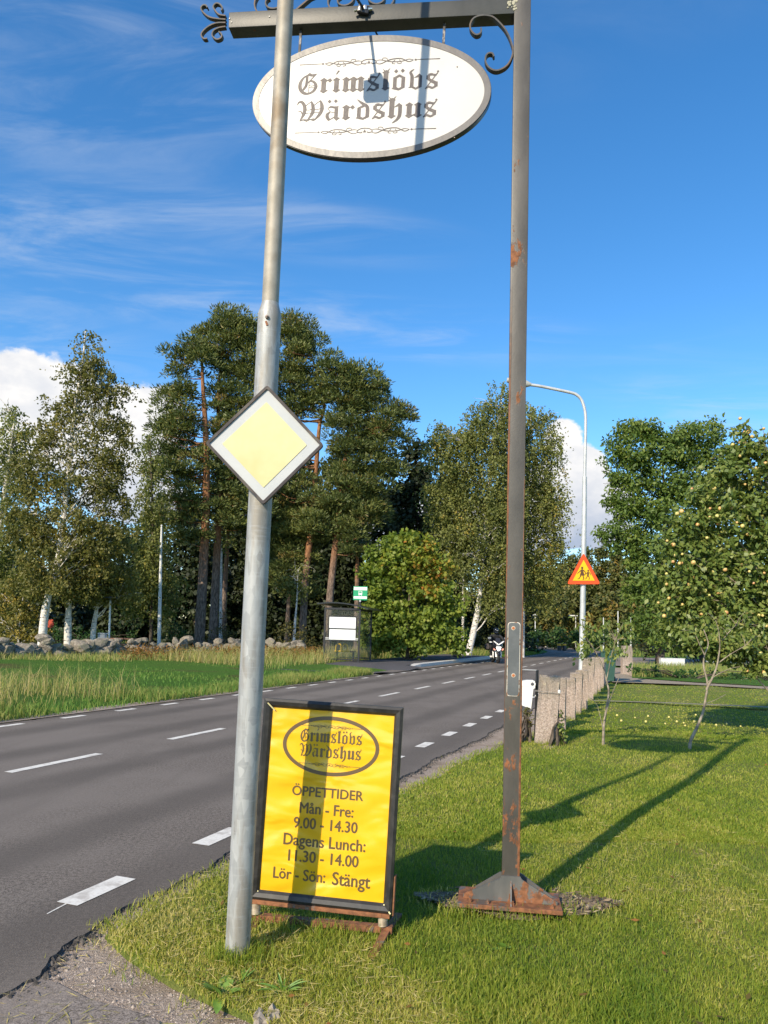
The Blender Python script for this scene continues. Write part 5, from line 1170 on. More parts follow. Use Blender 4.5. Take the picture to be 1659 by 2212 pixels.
make_tree('birch_tree', 'slender drooping birch between the left birches and the pines', BG, 'birch', 43, [(325, 1405), (328, 1300), (330, 1150), (326, 1000), (322, 940)],
    [(318, 950, 16, 34), (330, 1000, 26, 40), (318, 1055, 24, 40), (335, 1100, 34, 45), (310, 1160, 38, 45), (345, 1180, 40, 45), (310, 1230, 40, 40), (350, 1250, 45, 40), (330, 1300, 50, 30), (290, 1270, 36, 40)], L_birch2, M_bark, 5.67, .5, 77, (0.156, 0.111), .13, 16, 26, (0, .7), autumn(.95, .02), M_bark, 1.1, .03)
PG = 'tall pines of the grove'
pk = dict(mat=L_pine, bark=M_pine, dens=3.6, cr=.62, per=130, leaf=(.26, .075), nlimb=40, tintfn=autumn(.97, .01), limb_r=.055, dr=1.0, twigs=False)
def pine(label, Y, trunk, blobs, r0, seed, **kw):
    k = dict(pk); k.update(kw); blobs = [(b[0], b[1], b[2]*1.12, b[3]*1.65) for b in blobs]; return make_tree('pine_tree', label, PG, 'pine', Y, trunk, blobs, r0=r0, seed=seed, **k)
pine('leftmost tall pine, its bare trunk left of the steel pole', 46, [(429, 1405), (438, 1250), (446, 1060), (444, 930), (438, 830), (436, 760)],
     [(425, 748, 34, 14), (400, 770, 30, 14), (440, 785, 36, 16), (385, 800, 22, 12), (365, 868, 34, 15), (405, 850, 30, 14), (385, 905, 44, 16), (350, 925, 22, 13), (375, 945, 46, 15), (420, 985, 36, 14), (360, 985, 40, 16), (395, 1025, 52, 16), (345, 1030, 25, 13), (380, 1075, 48, 15), (425, 1110, 40, 15), (370, 1125, 38, 13), (400, 1160, 40, 13)], .33, 21)
pine('pine with the highest crown, close behind the steel pole', 47, [(458, 1405), (466, 1250), (474, 1060), (472, 930), (474, 820), (490, 720)],
     [(500, 683, 26, 14), (478, 702, 34, 14), (525, 708, 34, 14), (455, 728, 32, 13), (500, 735, 44, 16), (545, 742, 30, 14), (480, 768, 42, 14), (535, 780, 42, 16), (505, 805, 40, 14), (550, 830, 34, 15), (490, 845, 38, 14), (530, 868, 44, 16), (480, 885, 34, 14), (520, 915, 46, 16), (480, 940, 40, 14), (540, 955, 40, 16), (500, 985, 50, 16), (470, 1020, 42, 14), (530, 1030, 42, 16), (490, 1060, 46, 15), (530, 1085, 42, 15), (480, 1105, 44, 14), (520, 1135, 44, 15), (560, 1000, 35, 18), (560, 1100, 34, 18)], .28, 22)
pine('pine with an orange upper trunk right of the diamond sign', 48, [(652, 1405), (660, 1250), (676, 1110), (683, 1010), (690, 920), (700, 860), (660, 730)],
     [(640, 700, 34, 13), (618, 725, 34, 15), (655, 735, 34, 14), (672, 758, 24, 12), (630, 765, 40, 15), (610, 800, 36, 15), (655, 812, 44, 15), (620, 842, 40, 15), (670, 850, 40, 14), (610, 890, 34, 15), (650, 880, 40, 13), (612, 940, 34, 14), (610, 1000, 34, 16), (640, 1045, 34, 14), (600, 1060, 34, 16)], .28, 23)
pine('broad pine with a leaning orange trunk above the bus shelter', 47.5, [(706, 1405), (712, 1300), (722, 1200), (732, 1120), (745, 1000), (760, 900), (765, 830)],
     [(712, 785, 22, 11), (728, 802, 36, 13), (770, 808, 38, 13), (805, 828, 32, 13), (750, 835, 46, 15), (800, 858, 46, 15), (725, 865, 40, 15), (850, 888, 30, 12), (772, 890, 48, 15), (828, 912, 46, 14), (876, 905, 22, 9), (735, 918, 44, 15), (790, 940, 50, 15), (845, 948, 36, 13), (745, 965, 44, 15), (805, 978, 48, 15), (740, 1005, 40, 14), (790, 1018, 50, 16), (845, 1010, 30, 13), (735, 1045, 44, 15), (790, 1055, 46, 15), (700, 1080, 46, 15), (750, 1090, 50, 16), (800, 1095, 36, 14), (705, 1118, 50, 15), (760, 1130, 46, 14), (690, 1150, 40, 13), (745, 1165, 44, 13), (775, 1190, 30, 11)], .31, 24, nlimb=55)
pine('low dense pine right behind the steel pole, over the bushes', 49, [(618, 1405), (622, 1330), (626, 1250), (630, 1150)],
     [(630, 1095, 40, 14), (600, 1115, 36, 14), (660, 1120, 40, 14), (625, 1145, 50, 14), (590, 1165, 34, 14), (665, 1165, 40, 13), (620, 1195, 50, 14), (660, 1215, 36, 12), (600, 1230, 36, 13), (640, 1252, 40, 12), (605, 1270, 32, 11), (650, 1282, 30, 10)], .24, 25)
for lb, Y, tr, r0, sd in (('slim dark pine trunk between the highest pine and the steel pole', 50, [(478, 1405), (490, 1200), (500, 1050)], .22, 26), ('grey pine trunk rising behind the bus stop sign', 49, [(770, 1405), (771, 1290), (772, 1180), (775, 1080)], .26, 27)):
    pine(lb, Y, tr, [(tr[-1][0], tr[-1][1], 40, 14), (tr[-1][0]-20, tr[-1][1]+40, 40, 14), (tr[-1][0]+25, tr[-1][1]+30, 36, 14)], r0, sd)
make_tree('birch_tree', 'thin white birch stem beside the pine trunks, left of the steel pole', None, 'birch', 47.5, [(476, 1405), (477, 1300), (479, 1180), (484, 1090)], [(485, 1090, 24, 40), (490, 1140, 28, 40)], L_birch2, M_birch, 4.05, .5, 70, (0.156, 0.111), .12, 28, 10, (0, .7), None, M_birch, .8, .02)
make_tree('birch_tree', 'short white birch stem left of the bus shelter', None, 'birch', 47, [(634, 1405), (637, 1350), (641, 1300), (644, 1230)], [(645, 1235, 26, 26), (640, 1270, 24, 22)], L_birch2, M_birch, 4.05, .5, 70, (0.156, 0.111), .13, 29, 8, (0, .7), None, M_birch, .8, .02)
# dark wood behind
DG = 'dark trees filling the wood behind the pines'
dk = 0
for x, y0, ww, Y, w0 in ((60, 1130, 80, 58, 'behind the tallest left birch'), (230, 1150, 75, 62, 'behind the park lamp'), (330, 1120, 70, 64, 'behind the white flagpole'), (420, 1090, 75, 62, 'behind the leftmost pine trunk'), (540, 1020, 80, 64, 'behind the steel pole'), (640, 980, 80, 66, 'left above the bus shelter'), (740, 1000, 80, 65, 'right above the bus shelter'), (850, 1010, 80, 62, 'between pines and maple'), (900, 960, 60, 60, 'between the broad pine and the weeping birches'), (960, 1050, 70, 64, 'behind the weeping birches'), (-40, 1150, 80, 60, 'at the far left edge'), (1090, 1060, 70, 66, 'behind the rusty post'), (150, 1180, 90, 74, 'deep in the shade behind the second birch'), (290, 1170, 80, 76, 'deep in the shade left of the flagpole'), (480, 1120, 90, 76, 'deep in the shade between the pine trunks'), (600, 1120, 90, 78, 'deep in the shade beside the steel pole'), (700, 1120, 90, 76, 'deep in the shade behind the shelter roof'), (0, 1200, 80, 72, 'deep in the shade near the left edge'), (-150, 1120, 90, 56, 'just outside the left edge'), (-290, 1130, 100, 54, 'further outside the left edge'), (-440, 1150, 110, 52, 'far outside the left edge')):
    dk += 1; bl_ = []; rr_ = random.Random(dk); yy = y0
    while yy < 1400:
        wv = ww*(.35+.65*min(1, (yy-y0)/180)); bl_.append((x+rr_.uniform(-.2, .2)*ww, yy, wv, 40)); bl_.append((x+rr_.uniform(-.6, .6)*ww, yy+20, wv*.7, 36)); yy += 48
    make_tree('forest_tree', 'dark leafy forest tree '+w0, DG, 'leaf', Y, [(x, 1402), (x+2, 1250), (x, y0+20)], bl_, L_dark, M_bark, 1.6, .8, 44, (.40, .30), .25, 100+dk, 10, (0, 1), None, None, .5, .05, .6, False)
# maple by the stop
def maple_tint(pos, t, ct, r):
    w1 = np.exp(-(((pos[:, 0]-P(925, 1200, 39).x)/1.5)**2+((pos[:, 2]-P(920, 1225, 39).z)/1.7)**2)); return np.clip(t*.70+w1*.62*r.random(len(t))**.6+(r.random(len(t)) < .02)*.3, 0, 1)
make_tree('maple_tree', 'bushy maple turning orange at the top right of the bus shelter', None, 'leaf', 39, [(880, 1418), (882, 1350), (885, 1250), (880, 1180)],
    [(865, 1172, 42, 26), (915, 1180, 36, 28), (830, 1205, 40, 32), (890, 1220, 60, 36), (945, 1230, 32, 36), (810, 1255, 38, 36), (860, 1270, 60, 42), (930, 1280, 50, 42), (800, 1305, 36, 36), (970, 1300, 28, 36), (850, 1325, 60, 42), (925, 1340, 56, 40), (800, 1360, 34, 36), (970, 1360, 32, 36), (860, 1380, 60, 32), (930, 1392, 50, 26), (800, 1395, 30, 22), (990, 1395, 24, 22)],
    L_maple, M_bark, 6.0, .40, 46, (.20, .18), .13, 31, 30, (0, .95), maple_tint, None, .5, .03)
# weeping birches right of centre
WG = 'weeping birches by the road'
make_tree('birch_tree', 'big weeping birch with a leaning white trunk left of the rusty post', WG, 'birch', 50, [(1012, 1412), (1026, 1350), (1036, 1290), (1044, 1200), (1052, 1080), (1075, 950), (1085, 840)],
    [(1086, 845, 24, 24), (1065, 880, 34, 34), (1105, 890, 36, 36), (1030, 905, 34, 34), (1075, 930, 50, 40), (1000, 935, 40, 38), (965, 935, 34, 30), (1030, 965, 60, 44), (950, 970, 40, 40), (985, 1010, 56, 46), (1050, 1020, 62, 48), (1100, 980, 50, 46), (960, 1060, 44, 46), (1020, 1085, 64, 48), (1085, 1075, 60, 48), (990, 1135, 52, 46), (1060, 1150, 64, 46), (1020, 1205, 56, 42), (1085, 1215, 52, 42), (1040, 1265, 48, 36), (1075, 1300, 42, 28)],
    L_birch2, M_birch, 5.0, .55, 70, (0.163, 0.117), .26, 41, 60, (0, .9), autumn(.965, .012), M_birch, 1.1, .042)
make_tree('birch_tree', 'weeping birch with golden flecks right behind the rusty post', WG, 'birch', 52, [(1128, 1412), (1130, 1300), (1134, 1150), (1140, 1000), (1148, 890)],
    [(1150, 885, 22, 26), (1172, 900, 26, 28), (1135, 920, 34, 34), (1190, 945, 24, 32), (1160, 960, 44, 40), (1130, 1000, 50, 44), (1195, 1000, 26, 40), (1165, 1040, 52, 46), (1205, 1070, 18, 44), (1140, 1085, 56, 46), (1180, 1110, 44, 46), (1205, 1150, 18, 46), (1140, 1160, 56, 44), (1185, 1185, 36, 42), (1150, 1230, 50, 36), (1195, 1235, 24, 30), (1130, 1275, 46, 30), (1180, 1270, 30, 24)],
    L_birch2, M_birch, 5.0, .55, 70, (0.163, 0.117), .2, 42, 46, (0, .95), autumn(.92, .02), M_birch, 1.2, .036)
make_tree('birch_tree', 'second thinner white trunk joined at the foot of the leaning birch', WG, 'birch', 50.6, [(999, 1412), (1000, 1330), (1001, 1220), (995, 1120), (985, 1020)],
    [(985, 1040, 34, 40), (965, 1100, 36, 44), (1000, 1180, 34, 36), (975, 1210, 30, 34)], L_birch2, M_birch, 4.59, .5, 80, (0.163, 0.117), .13, 43, 16, (0, .9), autumn(.95, .015), M_birch, 1.0, .03)
# ash and apple on the right
make_tree('ash_tree', 'tall round green ash on the right beyond the apple tree', None, 'leaf', 43, [(1427, 1420), (1429, 1350), (1432, 1250), (1436, 1100), (1430, 980)],
    [(1370, 925, 40, 22), (1345, 950, 34, 24), (1400, 935, 44, 30), (1450, 955, 34, 26), (1500, 940, 44, 26), (1540, 935, 34, 28), (1340, 985, 40, 28), (1400, 985, 60, 40), (1470, 985, 60, 40), (1540, 985, 50, 40), (1325, 1025, 22, 20), (1370, 1040, 50, 38), (1440, 1045, 70, 46), (1520, 1050, 60, 46), (1320, 1085, 28, 20), (1360, 1095, 44, 34), (1430, 1110, 66, 46), (1310, 1155, 20, 12), (1345, 1150, 40, 30), (1410, 1175, 60, 44), (1330, 1180, 24, 14), (1370, 1215, 34, 34), (1430, 1240, 56, 44), (1385, 1275, 36, 38), (1430, 1310, 50, 40), (1380, 1340, 30, 34), (1420, 1375, 40, 24), (1500, 1180, 60, 60), (1520, 1300, 60, 60)],
    L_ash, M_bark, 3.6, .52, 80, (.23, .12), .26, 51, 34, (0, 1), None, None, .5, .05)
apple, acl = make_tree('apple_tree', 'apple tree full of pale ripe apples reaching in from the right edge', None, 'leaf', 12.8, [(1735, 1590), (1730, 1450), (1720, 1350), (1690, 1200), (1660, 1050)],
    [(1605, 935, 18, 26), (1630, 965, 40, 30), (1590, 985, 36, 30), (1665, 985, 40, 40), (1555, 1020, 44, 34), (1620, 1030, 60, 40), (1520, 1065, 40, 34), (1580, 1085, 64, 44), (1650, 1090, 50, 50), (1480, 1120, 44, 36), (1540, 1135, 60, 44), (1620, 1150, 60, 50), (1450, 1175, 40, 36), (1510, 1190, 60, 46), (1590, 1210, 70, 50), (1660, 1200, 50, 50), (1440, 1235, 40, 38), (1500, 1255, 60, 46), (1580, 1275, 70, 48), (1650, 1280, 50, 50), (1445, 1295, 40, 36), (1510, 1320, 60, 42), (1590, 1340, 66, 42), (1650, 1350, 50, 44), (1470, 1355, 44, 34), (1540, 1375, 56, 32), (1620, 1395, 60, 30), (1720, 1300, 60, 80), (1720, 1150, 60, 80), (1700, 1050, 40, 50), (1600, 1412, 60, 20), (1660, 1405, 50, 36), (1555, 1402, 46, 18), (1500, 1390, 44, 20), (1650, 1440, 40, 20), (1600, 1300, 70, 60, .8), (1640, 1180, 70, 60, .8), (1540, 1230, 70, 60, .8), (1600, 1080, 60, 50, .8)],
    L_apple, M_twig, 36.0, .17, 38, (.098, .062), .13, 52, 50, (0, .92), autumn(.985, .02), None, .4, .02, .8)
L_fruit = principled('apple_skin', rough=.35, fn=lambda t, b: setc(t, b, t.mix(t.m('MULTIPLY', t.smooth(t.noise(objco(t), 14, 2), .35, .6), t.n('ShaderNodeObjectInfo').outputs['Random']), (.62, .56, .18), (.62, .20, .10))))
def apple_mesh():
    m = MB(); m.lathe([(.006, .030), (.018, .034), (.033, .018), (.036, 0), (.028, -.024), (.012, -.032), (.003, -.028)], (0, 0, 0), 10)
    o = m.build('apple', L_fruit, apple, True, 80); return o
ap0 = apple_mesh(); rr_ = np.random.default_rng(5); ab_ = np.array(apple.location)
cand = [c for c in acl if 1380 < proj(c)[0] < 1680]; front = sorted(cand, key=lambda c: c[1])[:int(len(cand)*.55)]
sel = [front[i] for i in rr_.choice(len(front), min(125, len(front)), replace=False)]
for k, c in enumerate(sel):
    o = ap0 if k == 0 else ap0.copy()
    if k: COL.objects.link(o)
    c = sel[k-(k % 3)//1] if k % 5 < 2 and k > 4 else c
    o.parent = apple; o.location = Vector(c)-apple.location+Vector((rr_.normal()*.07, -rr_.uniform(.02, .19), rr_.normal()*.07)); o.rotation_euler = tuple(rr_.uniform(0, 6, 3)); s_ = rr_.uniform(.6, 1.1); o.scale = (s_, s_, s_)
# fallen apples on the lawn
fall_me = ap0.data.copy(); fall_me.materials.clear(); fall_me.materials.append(principled('fallen_apple_skin', rough=.5, fn=speckle((.62, .55, .14), (.68, .60, .22), 20)))
FA = [(1333, 1548), (1342, 1560), (1372, 1552), (1400, 1549), (1395, 1562), (1437, 1568), (1445, 1553), (1462, 1563), (1477, 1566), (1480, 1572), (1503, 1551), (1547, 1569), (1570, 1567), (1600, 1572), (1500, 1563), (1425, 1545), (1515, 1484), (1465, 1541), (1380, 1572), (1640, 1565)]
for k, (x, y) in enumerate(FA[:15]):
    o = bpy.data.objects.new('fallen_apple', fall_me); link(o); q = G(x, y); o.location = (q.x, q.y, .045+lawn_h(q.x, q.y)); o.rotation_euler = tuple(rr_.uniform(0, 6, 3)); s_ = rr_.uniform(.42, .7); o.scale = (s_,)*3
    tag(o, 'small yellow fallen apple lying on the lawn near the young trees', 'apple', 'fallen apples on the lawn')
# young trees on the lawn
def sapling(label, base, stems, Y, leafc, n, seed, mat=L_apple):
    r = np.random.default_rng(seed); q = G(*base); root = place_tree('young_tree', label, 'tree', (q.x, q.y, 0)); b = Vector((q.x, q.y, 0)); m = MB(); tips = []
    for st_, r0 in stems:
        pts = [P(x, y, Y+(k*.03*((-1)**len(tips)))) for k, (x, y) in enumerate(st_)]
        if abs(st_[0][1]-base[1]) < 6: pts[0] = Vector((q.x, q.y, 0))
        pc = catmull(pts, 5); m.tube([p-b for p in pc], [max(.004, r0*(1-.75*i/len(pc))) for i in range(len(pc))], 7, False); tips += pc[len(pc)//3:]
    m.build('trunk', M_twig, root, True, 80)
    m = MB(); C, Rr = blob_world(leafc, Y, 1.0); cl, _ = clumps(C, Rr, n, r)
    for c in cl[::2]:
        c = Vector(c); tp = min(tips, key=lambda p: (p-c).length+(0 if p.z < c.z else .15)); limb(m, tp-b, c-b, .006, .002, .12, 3, 4, r)
    m.build('twigs', M_twig, root, True, 80)['kind'] = 'stuff'
    per = 9; N = len(cl)*per; ic = np.repeat(np.arange(len(cl)), per); pos = cl[ic]+r.normal(size=(N, 3))*.055+np.array([0, 0, -.02]); d = unit(r.normal(size=(N, 3))*.6+np.array([0, 0, -1.0])); nr = unit(r.normal(size=(N, 3))+np.array([-.4, -.8, .3]))
    V, Fa = leaf_quads(pos, d, nr, .085*r.uniform(.6, 1.3, N), .038*r.uniform(.7, 1.3, N)); crown_object('crown', V, Fa, np.repeat(np.clip(r.normal(.62, .2, N), 0, 1), 4), mat, root, np.array(b))
    return root
sapling('spindly young fruit tree beside the row of granite posts', (1303, 1610), [([(1303, 1610), (1304, 1570), (1310, 1530), (1315, 1495), (1310, 1470), (1302, 1440), (1290, 1415), (1270, 1385)], .022), ([(1305, 1555), (1312, 1530), (1320, 1505), (1330, 1480), (1338, 1462)], .012), ([(1303, 1578), (1296, 1545), (1288, 1520), (1272, 1505)], .006), ([(1310, 1470), (1316, 1440), (1322, 1410), (1330, 1385)], .010), ([(1302, 1440), (1285, 1405), (1262, 1370), (1258, 1350)], .009)],
        11.3, [(1262, 1345, 22, 16), (1290, 1352, 30, 18), (1320, 1350, 30, 18), (1262, 1385, 16, 20), (1300, 1380, 30, 18), (1335, 1375, 28, 20), (1268, 1412, 14, 16), (1340, 1402, 24, 14), (1310, 1405, 22, 12)], 16, 61)
sapling('crooked young fruit tree with a leaning stem, right on the lawn', (1490, 1620), [([(1490, 1620), (1492, 1600), (1506, 1570), (1518, 1540), (1524, 1510), (1528, 1475), (1520, 1440), (1522, 1415), (1530, 1390), (1520, 1360)], .026), ([(1526, 1490), (1545, 1450), (1552, 1420), (1555, 1390), (1552, 1360)], .018), ([(1552, 1432), (1580, 1412), (1610, 1395)], .010), ([(1528, 1475), (1545, 1460), (1575, 1445), (1598, 1440)], .007), ([(1522, 1415), (1508, 1385), (1500, 1362)], .010), ([(1524, 1520), (1545, 1512), (1568, 1500)], .006), ([(1555, 1390), (1575, 1365), (1590, 1350)], .009)],
        11.1, [(1500, 1345, 30, 18), (1545, 1338, 34, 20), (1590, 1335, 34, 20), (1625, 1345, 28, 18), (1480, 1370, 20, 14), (1560, 1365, 30, 14), (1605, 1370, 34, 16), (1640, 1375, 20, 16)], 13, 62)
# far wood at the bend
FG = 'trees of the far wood at the bend'; fk = 0
for x, yt, ww, Y, ph in ((1110, 1230, 34, 104, 'just left of the rusty post'), (1150, 1215, 34, 112, 'right behind the white path lamp beside the rusty post'), (1195, 1225, 34, 106, 'left of the triangular sign'), (1232, 1205, 30, 118, 'behind the left corner of the triangular sign'), (1270, 1195, 34, 120, 'straight behind the street light mast'), (1300, 1190, 30, 116, 'right of the triangular sign'), (1335, 1200, 34, 112, 'with pale stems above the gate post'), (1370, 1215, 34, 108, 'at the left edge of the ash tree'), (1410, 1230, 40, 106, 'half hidden by the ash tree'), (1180, 1270, 34, 96, 'low at the bend left of the bollards'), (1250, 1275, 36, 98, 'low at the bend behind the street light'), (1320, 1290, 36, 94, 'low at the bend behind the young tree'), (1470, 1230, 50, 104, 'seen through the apple tree'), (1560, 1250, 60, 100, 'behind the apple tree'), (1660, 1240, 60, 100, 'at the right edge behind the apple tree'), (1060, 1270, 40, 100, 'behind the motorcycle'), (1000, 1280, 40, 96, 'deep behind the leaning birch')):
    fk += 1; bl_ = []; q = random.Random(fk+40); yy = yt
    while yy < 1398: wv = ww*(.4+.6*min(1, (yy-yt)/70)); bl_.append((x+q.uniform(-.3, .3)*ww, yy, wv, 16)); bl_.append((x+q.uniform(-.7, .7)*ww, yy+9, wv*.6, 14)); yy += 22
    make_tree('far_tree', 'far woodland tree '+ph, FG, 'leaf', Y, [(x, 1399), (x+2, 1320), (x+1, yt+4)], bl_, L_far, M_birch if fk in (7, 10, 2) else M_bark, 1.5, .75, 42, (.46, .36), .16, 200+fk, 8, (0, .95), autumn(.9, .03), None, .5, .05, .8, False)
# shrubs
def shrub(label, Y, blobs, mat, seed, leaf=(.11, .08), dens=5, cr=.3, per=36, tb=(0, 1), name='shrub'):
    r = np.random.default_rng(seed); C, Rr = blob_world(blobs, Y, .9); cl, _ = clumps(C, Rr, dens, r); b = Vector((C[:, 0].mean(), C[:, 1].mean(), 0)); root = empty(name, b, 0, label, 'shrub')
    m = MB()
    for k in r.choice(len(cl), min(16, len(cl)), replace=False): limb(m, (r.normal()*.12, r.normal()*.12, -.05), Vector(cl[k])-b, .025, .008, .1, 4, 4, r)
    m.build('stems', M_bark, root, True, 80); N = len(cl)*per; ic = np.repeat(np.arange(len(cl)), per); q = unit(r.normal(size=(N, 3))); pos = cl[ic]+q*cr*r.random((N, 1))**.5; pos[:, 2] = np.maximum(pos[:, 2], .02)
    d = unit(r.normal(size=(N, 3))+q*.4); nr = unit(r.normal(size=(N, 3))*.7+q*.5+np.array([-.1, -.4, .5])); V, Fa = leaf_quads(pos, d, nr, leaf[0]*r.uniform(.6, 1.3, N), leaf[1]*r.uniform(.7, 1.3, N))
    crown_object('foliage', V, Fa, np.repeat(np.clip(tb[0]+(tb[1]-tb[0])*r.random(N), 0, 1), 4), mat, root, np.array(b)); return root
shrub('olive shrub beside the steel pole, left of the bus shelter', 43, [(620, 1365, 34, 30), (655, 1380, 34, 26), (600, 1390, 26, 18), (680, 1392, 20, 18), (590, 1400, 30, 14)], L_shrub, 301)
shrub('tangled shrub at the foot of the leftmost pine', 44, [(478, 1345, 24, 30), (495, 1375, 28, 26), (465, 1385, 22, 22), (510, 1395, 24, 16)], L_shrub, 302, dens=3)
shrub('green bush behind the park lamp', 46, [(120, 1375, 30, 24), (160, 1375, 32, 24), (200, 1380, 34, 22), (240, 1385, 30, 20), (280, 1385, 30, 22)], L_green, 303)
shrub('green bush right of the white flagpole', 45, [(370, 1375, 28, 24), (400, 1385, 28, 20), (385, 1360, 18, 16)], L_green, 304)
shrub('dark shrub between maple and leaning birch', 45, [(1000, 1370, 22, 32), (985, 1330, 18, 26), (975, 1395, 24, 18)], L_green, 305)
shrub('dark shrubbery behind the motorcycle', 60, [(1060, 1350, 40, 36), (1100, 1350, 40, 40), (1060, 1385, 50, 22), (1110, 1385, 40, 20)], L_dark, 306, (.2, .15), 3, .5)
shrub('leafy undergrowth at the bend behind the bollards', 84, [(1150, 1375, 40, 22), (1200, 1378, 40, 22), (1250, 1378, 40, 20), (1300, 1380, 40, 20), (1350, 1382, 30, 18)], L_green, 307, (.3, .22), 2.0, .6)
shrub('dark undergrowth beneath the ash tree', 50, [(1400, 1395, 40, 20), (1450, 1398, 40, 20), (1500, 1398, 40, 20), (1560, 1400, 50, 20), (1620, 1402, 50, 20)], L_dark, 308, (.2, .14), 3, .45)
# ivy and weeds round the first granite post
shrub('small leafy weed growing against the right side of the nearest granite post', 11.4, [(1210, 1575, 7, 14), (1206, 1550, 5, 12), (1212, 1592, 10, 8)], L_apple, 309, (.05, .04), 26, .07, 12, (.1, .9), 'weed')
shrub('grey-green weed hanging below the white letter box', 11.6, [(1140, 1548, 6, 14), (1146, 1562, 6, 10), (1136, 1535, 4, 8)], L_shrub, 310, (.05, .022), 26, .06, 12, (.2, .9), 'weed')
shrub('low ground-cover plants along the edge of the flower bed', 30, [(1400, 1450, 30, 10), (1450, 1455, 30, 10), (1500, 1456, 34, 10), (1560, 1460, 34, 11), (1620, 1462, 40, 11), (1375, 1448, 16, 10)], L_green, 311, (.12, .10), 7, .16, 20)
# ---------------------------------------------------------------- stone wall
def wstone(seed):
    r = random.Random(seed); bm = bmesh.new(); bmesh.ops.create_icosphere(bm, subdivisions=2, radius=1.0)
    ax = [Vector([r.gauss(0, 1) for _ in range(3)]).normalized() for _ in range(9)]
    for v in bm.verts:
        k = 1.0
        for a in ax:
            dt = v.co.normalized().dot(a)
            if dt > .5: k = min(k, .5/dt)
        v.co *= k*1.45
    bm.verts.index_update(); m = MB().add([v.co for v in bm.verts], [[v.index for v in f.verts] for f in bm.faces]); bm.free(); return m
wa = empty('stone_wall', (*G(90, 1424).xy, 0), 0, 'low dry wall of piled grey boulders along the far side of the meadow', 'wall')
M_stone = principled('field_stone', rough=.95, spec=.15, fn=speckle((.14, .122, .096), (.35, .305, .245), 3.5, 6, .3, .7, .7, .05, (.20, .19, .13), 1.3))
protos = []
r = random.Random(77)
line = [(-90, 1430), (90, 1424), (250, 1420), (400, 1418), (560, 1418), (660, 1420)]
LW = [G(x, y) for x, y in line]
k = 0
for i in range(len(LW)-1):
    a, b = LW[i], LW[i+1]; L_ = (b-a).length; s_ = 0.0
    while s_ < L_:
        for row, (z, dy) in enumerate(((.16, 0), (.22, .45), (.46, .2), (.66, .3))):
            if row == 3 and r.random() < .55: continue
            if k > 285: break
            sz = r.uniform(.20, .42)*(1.0 if row < 2 else .85)
            if k < 8: me = wstone(k).build('stone', M_stone, wa); protos.append(me); o = me
            else: o = bpy.data.objects.new('stone', protos[k % 8].data); link(o, wa)
            p = a.lerp(b, min(s_/L_, 1)); o.location = (p.x-wa.location.x+r.uniform(-.12, .12), p.y+dy-wa.location.y+r.uniform(-.1, .1), z+r.uniform(-.06, .06)+.04); o.scale = (sz*r.uniform(.9, 1.35), sz, sz*r.uniform(.62, .9)); o.rotation_euler = (r.uniform(-.5, .5), r.uniform(-.5, .5), r.uniform(0, 6)); k += 1
        s_ += r.uniform(.42, .62)
# ---------------------------------------------------------------- grasses
def blades(name, pos, h, w_, lean, tint, mat, kind='stuff', parent=None):
    N = len(pos); a = rng.uniform(0, 2*np.pi, N); side = np.stack([np.cos(a), np.sin(a), 0*a], 1); f = rng.uniform(0, 2*np.pi, N); ln = np.stack([np.cos(f), np.sin(f), 0*f], 1)*(lean*rng.random(N))[:, None]; h = h[:, None]; w_ = w_[:, None]
    up = np.array([0, 0, 1.0]); mid = pos+ln*h*.35+up*h*.55; tip = pos+ln*h+up*h*(1-.25*np.linalg.norm(ln, axis=1, keepdims=True))
    V = np.stack([pos-side*w_*.5, pos+side*w_*.5, mid+side*w_*.38, tip, mid-side*w_*.38], 1).reshape(-1, 3); i5 = np.arange(N)[:, None]*5; Fa = np.concatenate([i5+np.array(q_) for q_ in ((0, 1, 2), (0, 2, 4), (4, 2, 3))], 0)
    me = fast_mesh(name, V, Fa, np.repeat(np.clip(tint, 0, 1), 5)); me.materials.append(mat); o = bpy.data.objects.new(name, me); link(o, parent)
    if kind: o['kind'] = kind
    return o
def vnoise(x, y, s, seed=0):
    """cheap smooth noise from summed sines"""
    q = np.random.default_rng(seed); v = 0*x
    for k in range(6): a = q.uniform(0, 6.28); fq = s*q.uniform(.6, 2.2); v = v+np.sin((x*np.cos(a)+y*np.sin(a))*fq+q.uniform(0, 6.28))
    return v/6
def scatter(n, ymin, ymax, xmin_px=-60, xmax_px=1720, near=1.6):
    Y = ymin+(ymax-ymin)*rng.random(n)**near; px = xmin_px+(xmax_px-xmin_px)*rng.random(n); X = (px-CX)/F_PX*Y*1.02; return X, Y
edge_v = np.vectorize(edge_lawn)
def lawn_ok(X, Y):
    t = X*UU.x+Y*UU.y; s = X*NN.x+Y*NN.y; fringe = rng.normal(0, .05, len(X)); ok = s > edge_v(t)-.03+fringe
    dx = (X-.88)/.60; dy = (Y-4.62)/.24; ok &= (dx*dx+dy*dy > 1+.25*np.sin(7*np.arctan2(dy, dx))+rng.normal(0, .12, len(X)))
    ok &= ~((np.abs(X-.79) < .30) & (np.abs(Y-4.52) < .16))
    return ok
def lawn_z(X, Y): return .018*np.sin(X*1.3+Y*.7)+.012*np.sin(X*2.9-Y*1.9)
def lawn_tint(X, Y):
    dry = vnoise(X, Y, 2.1, 3)*.55+vnoise(X, Y, 6.5, 4)*.35; near = np.clip((5.6-Y)/2.2, 0, 1); return np.clip(.37+dry*.60+near*.10+rng.normal(0, .15, len(X)), 0, 1)
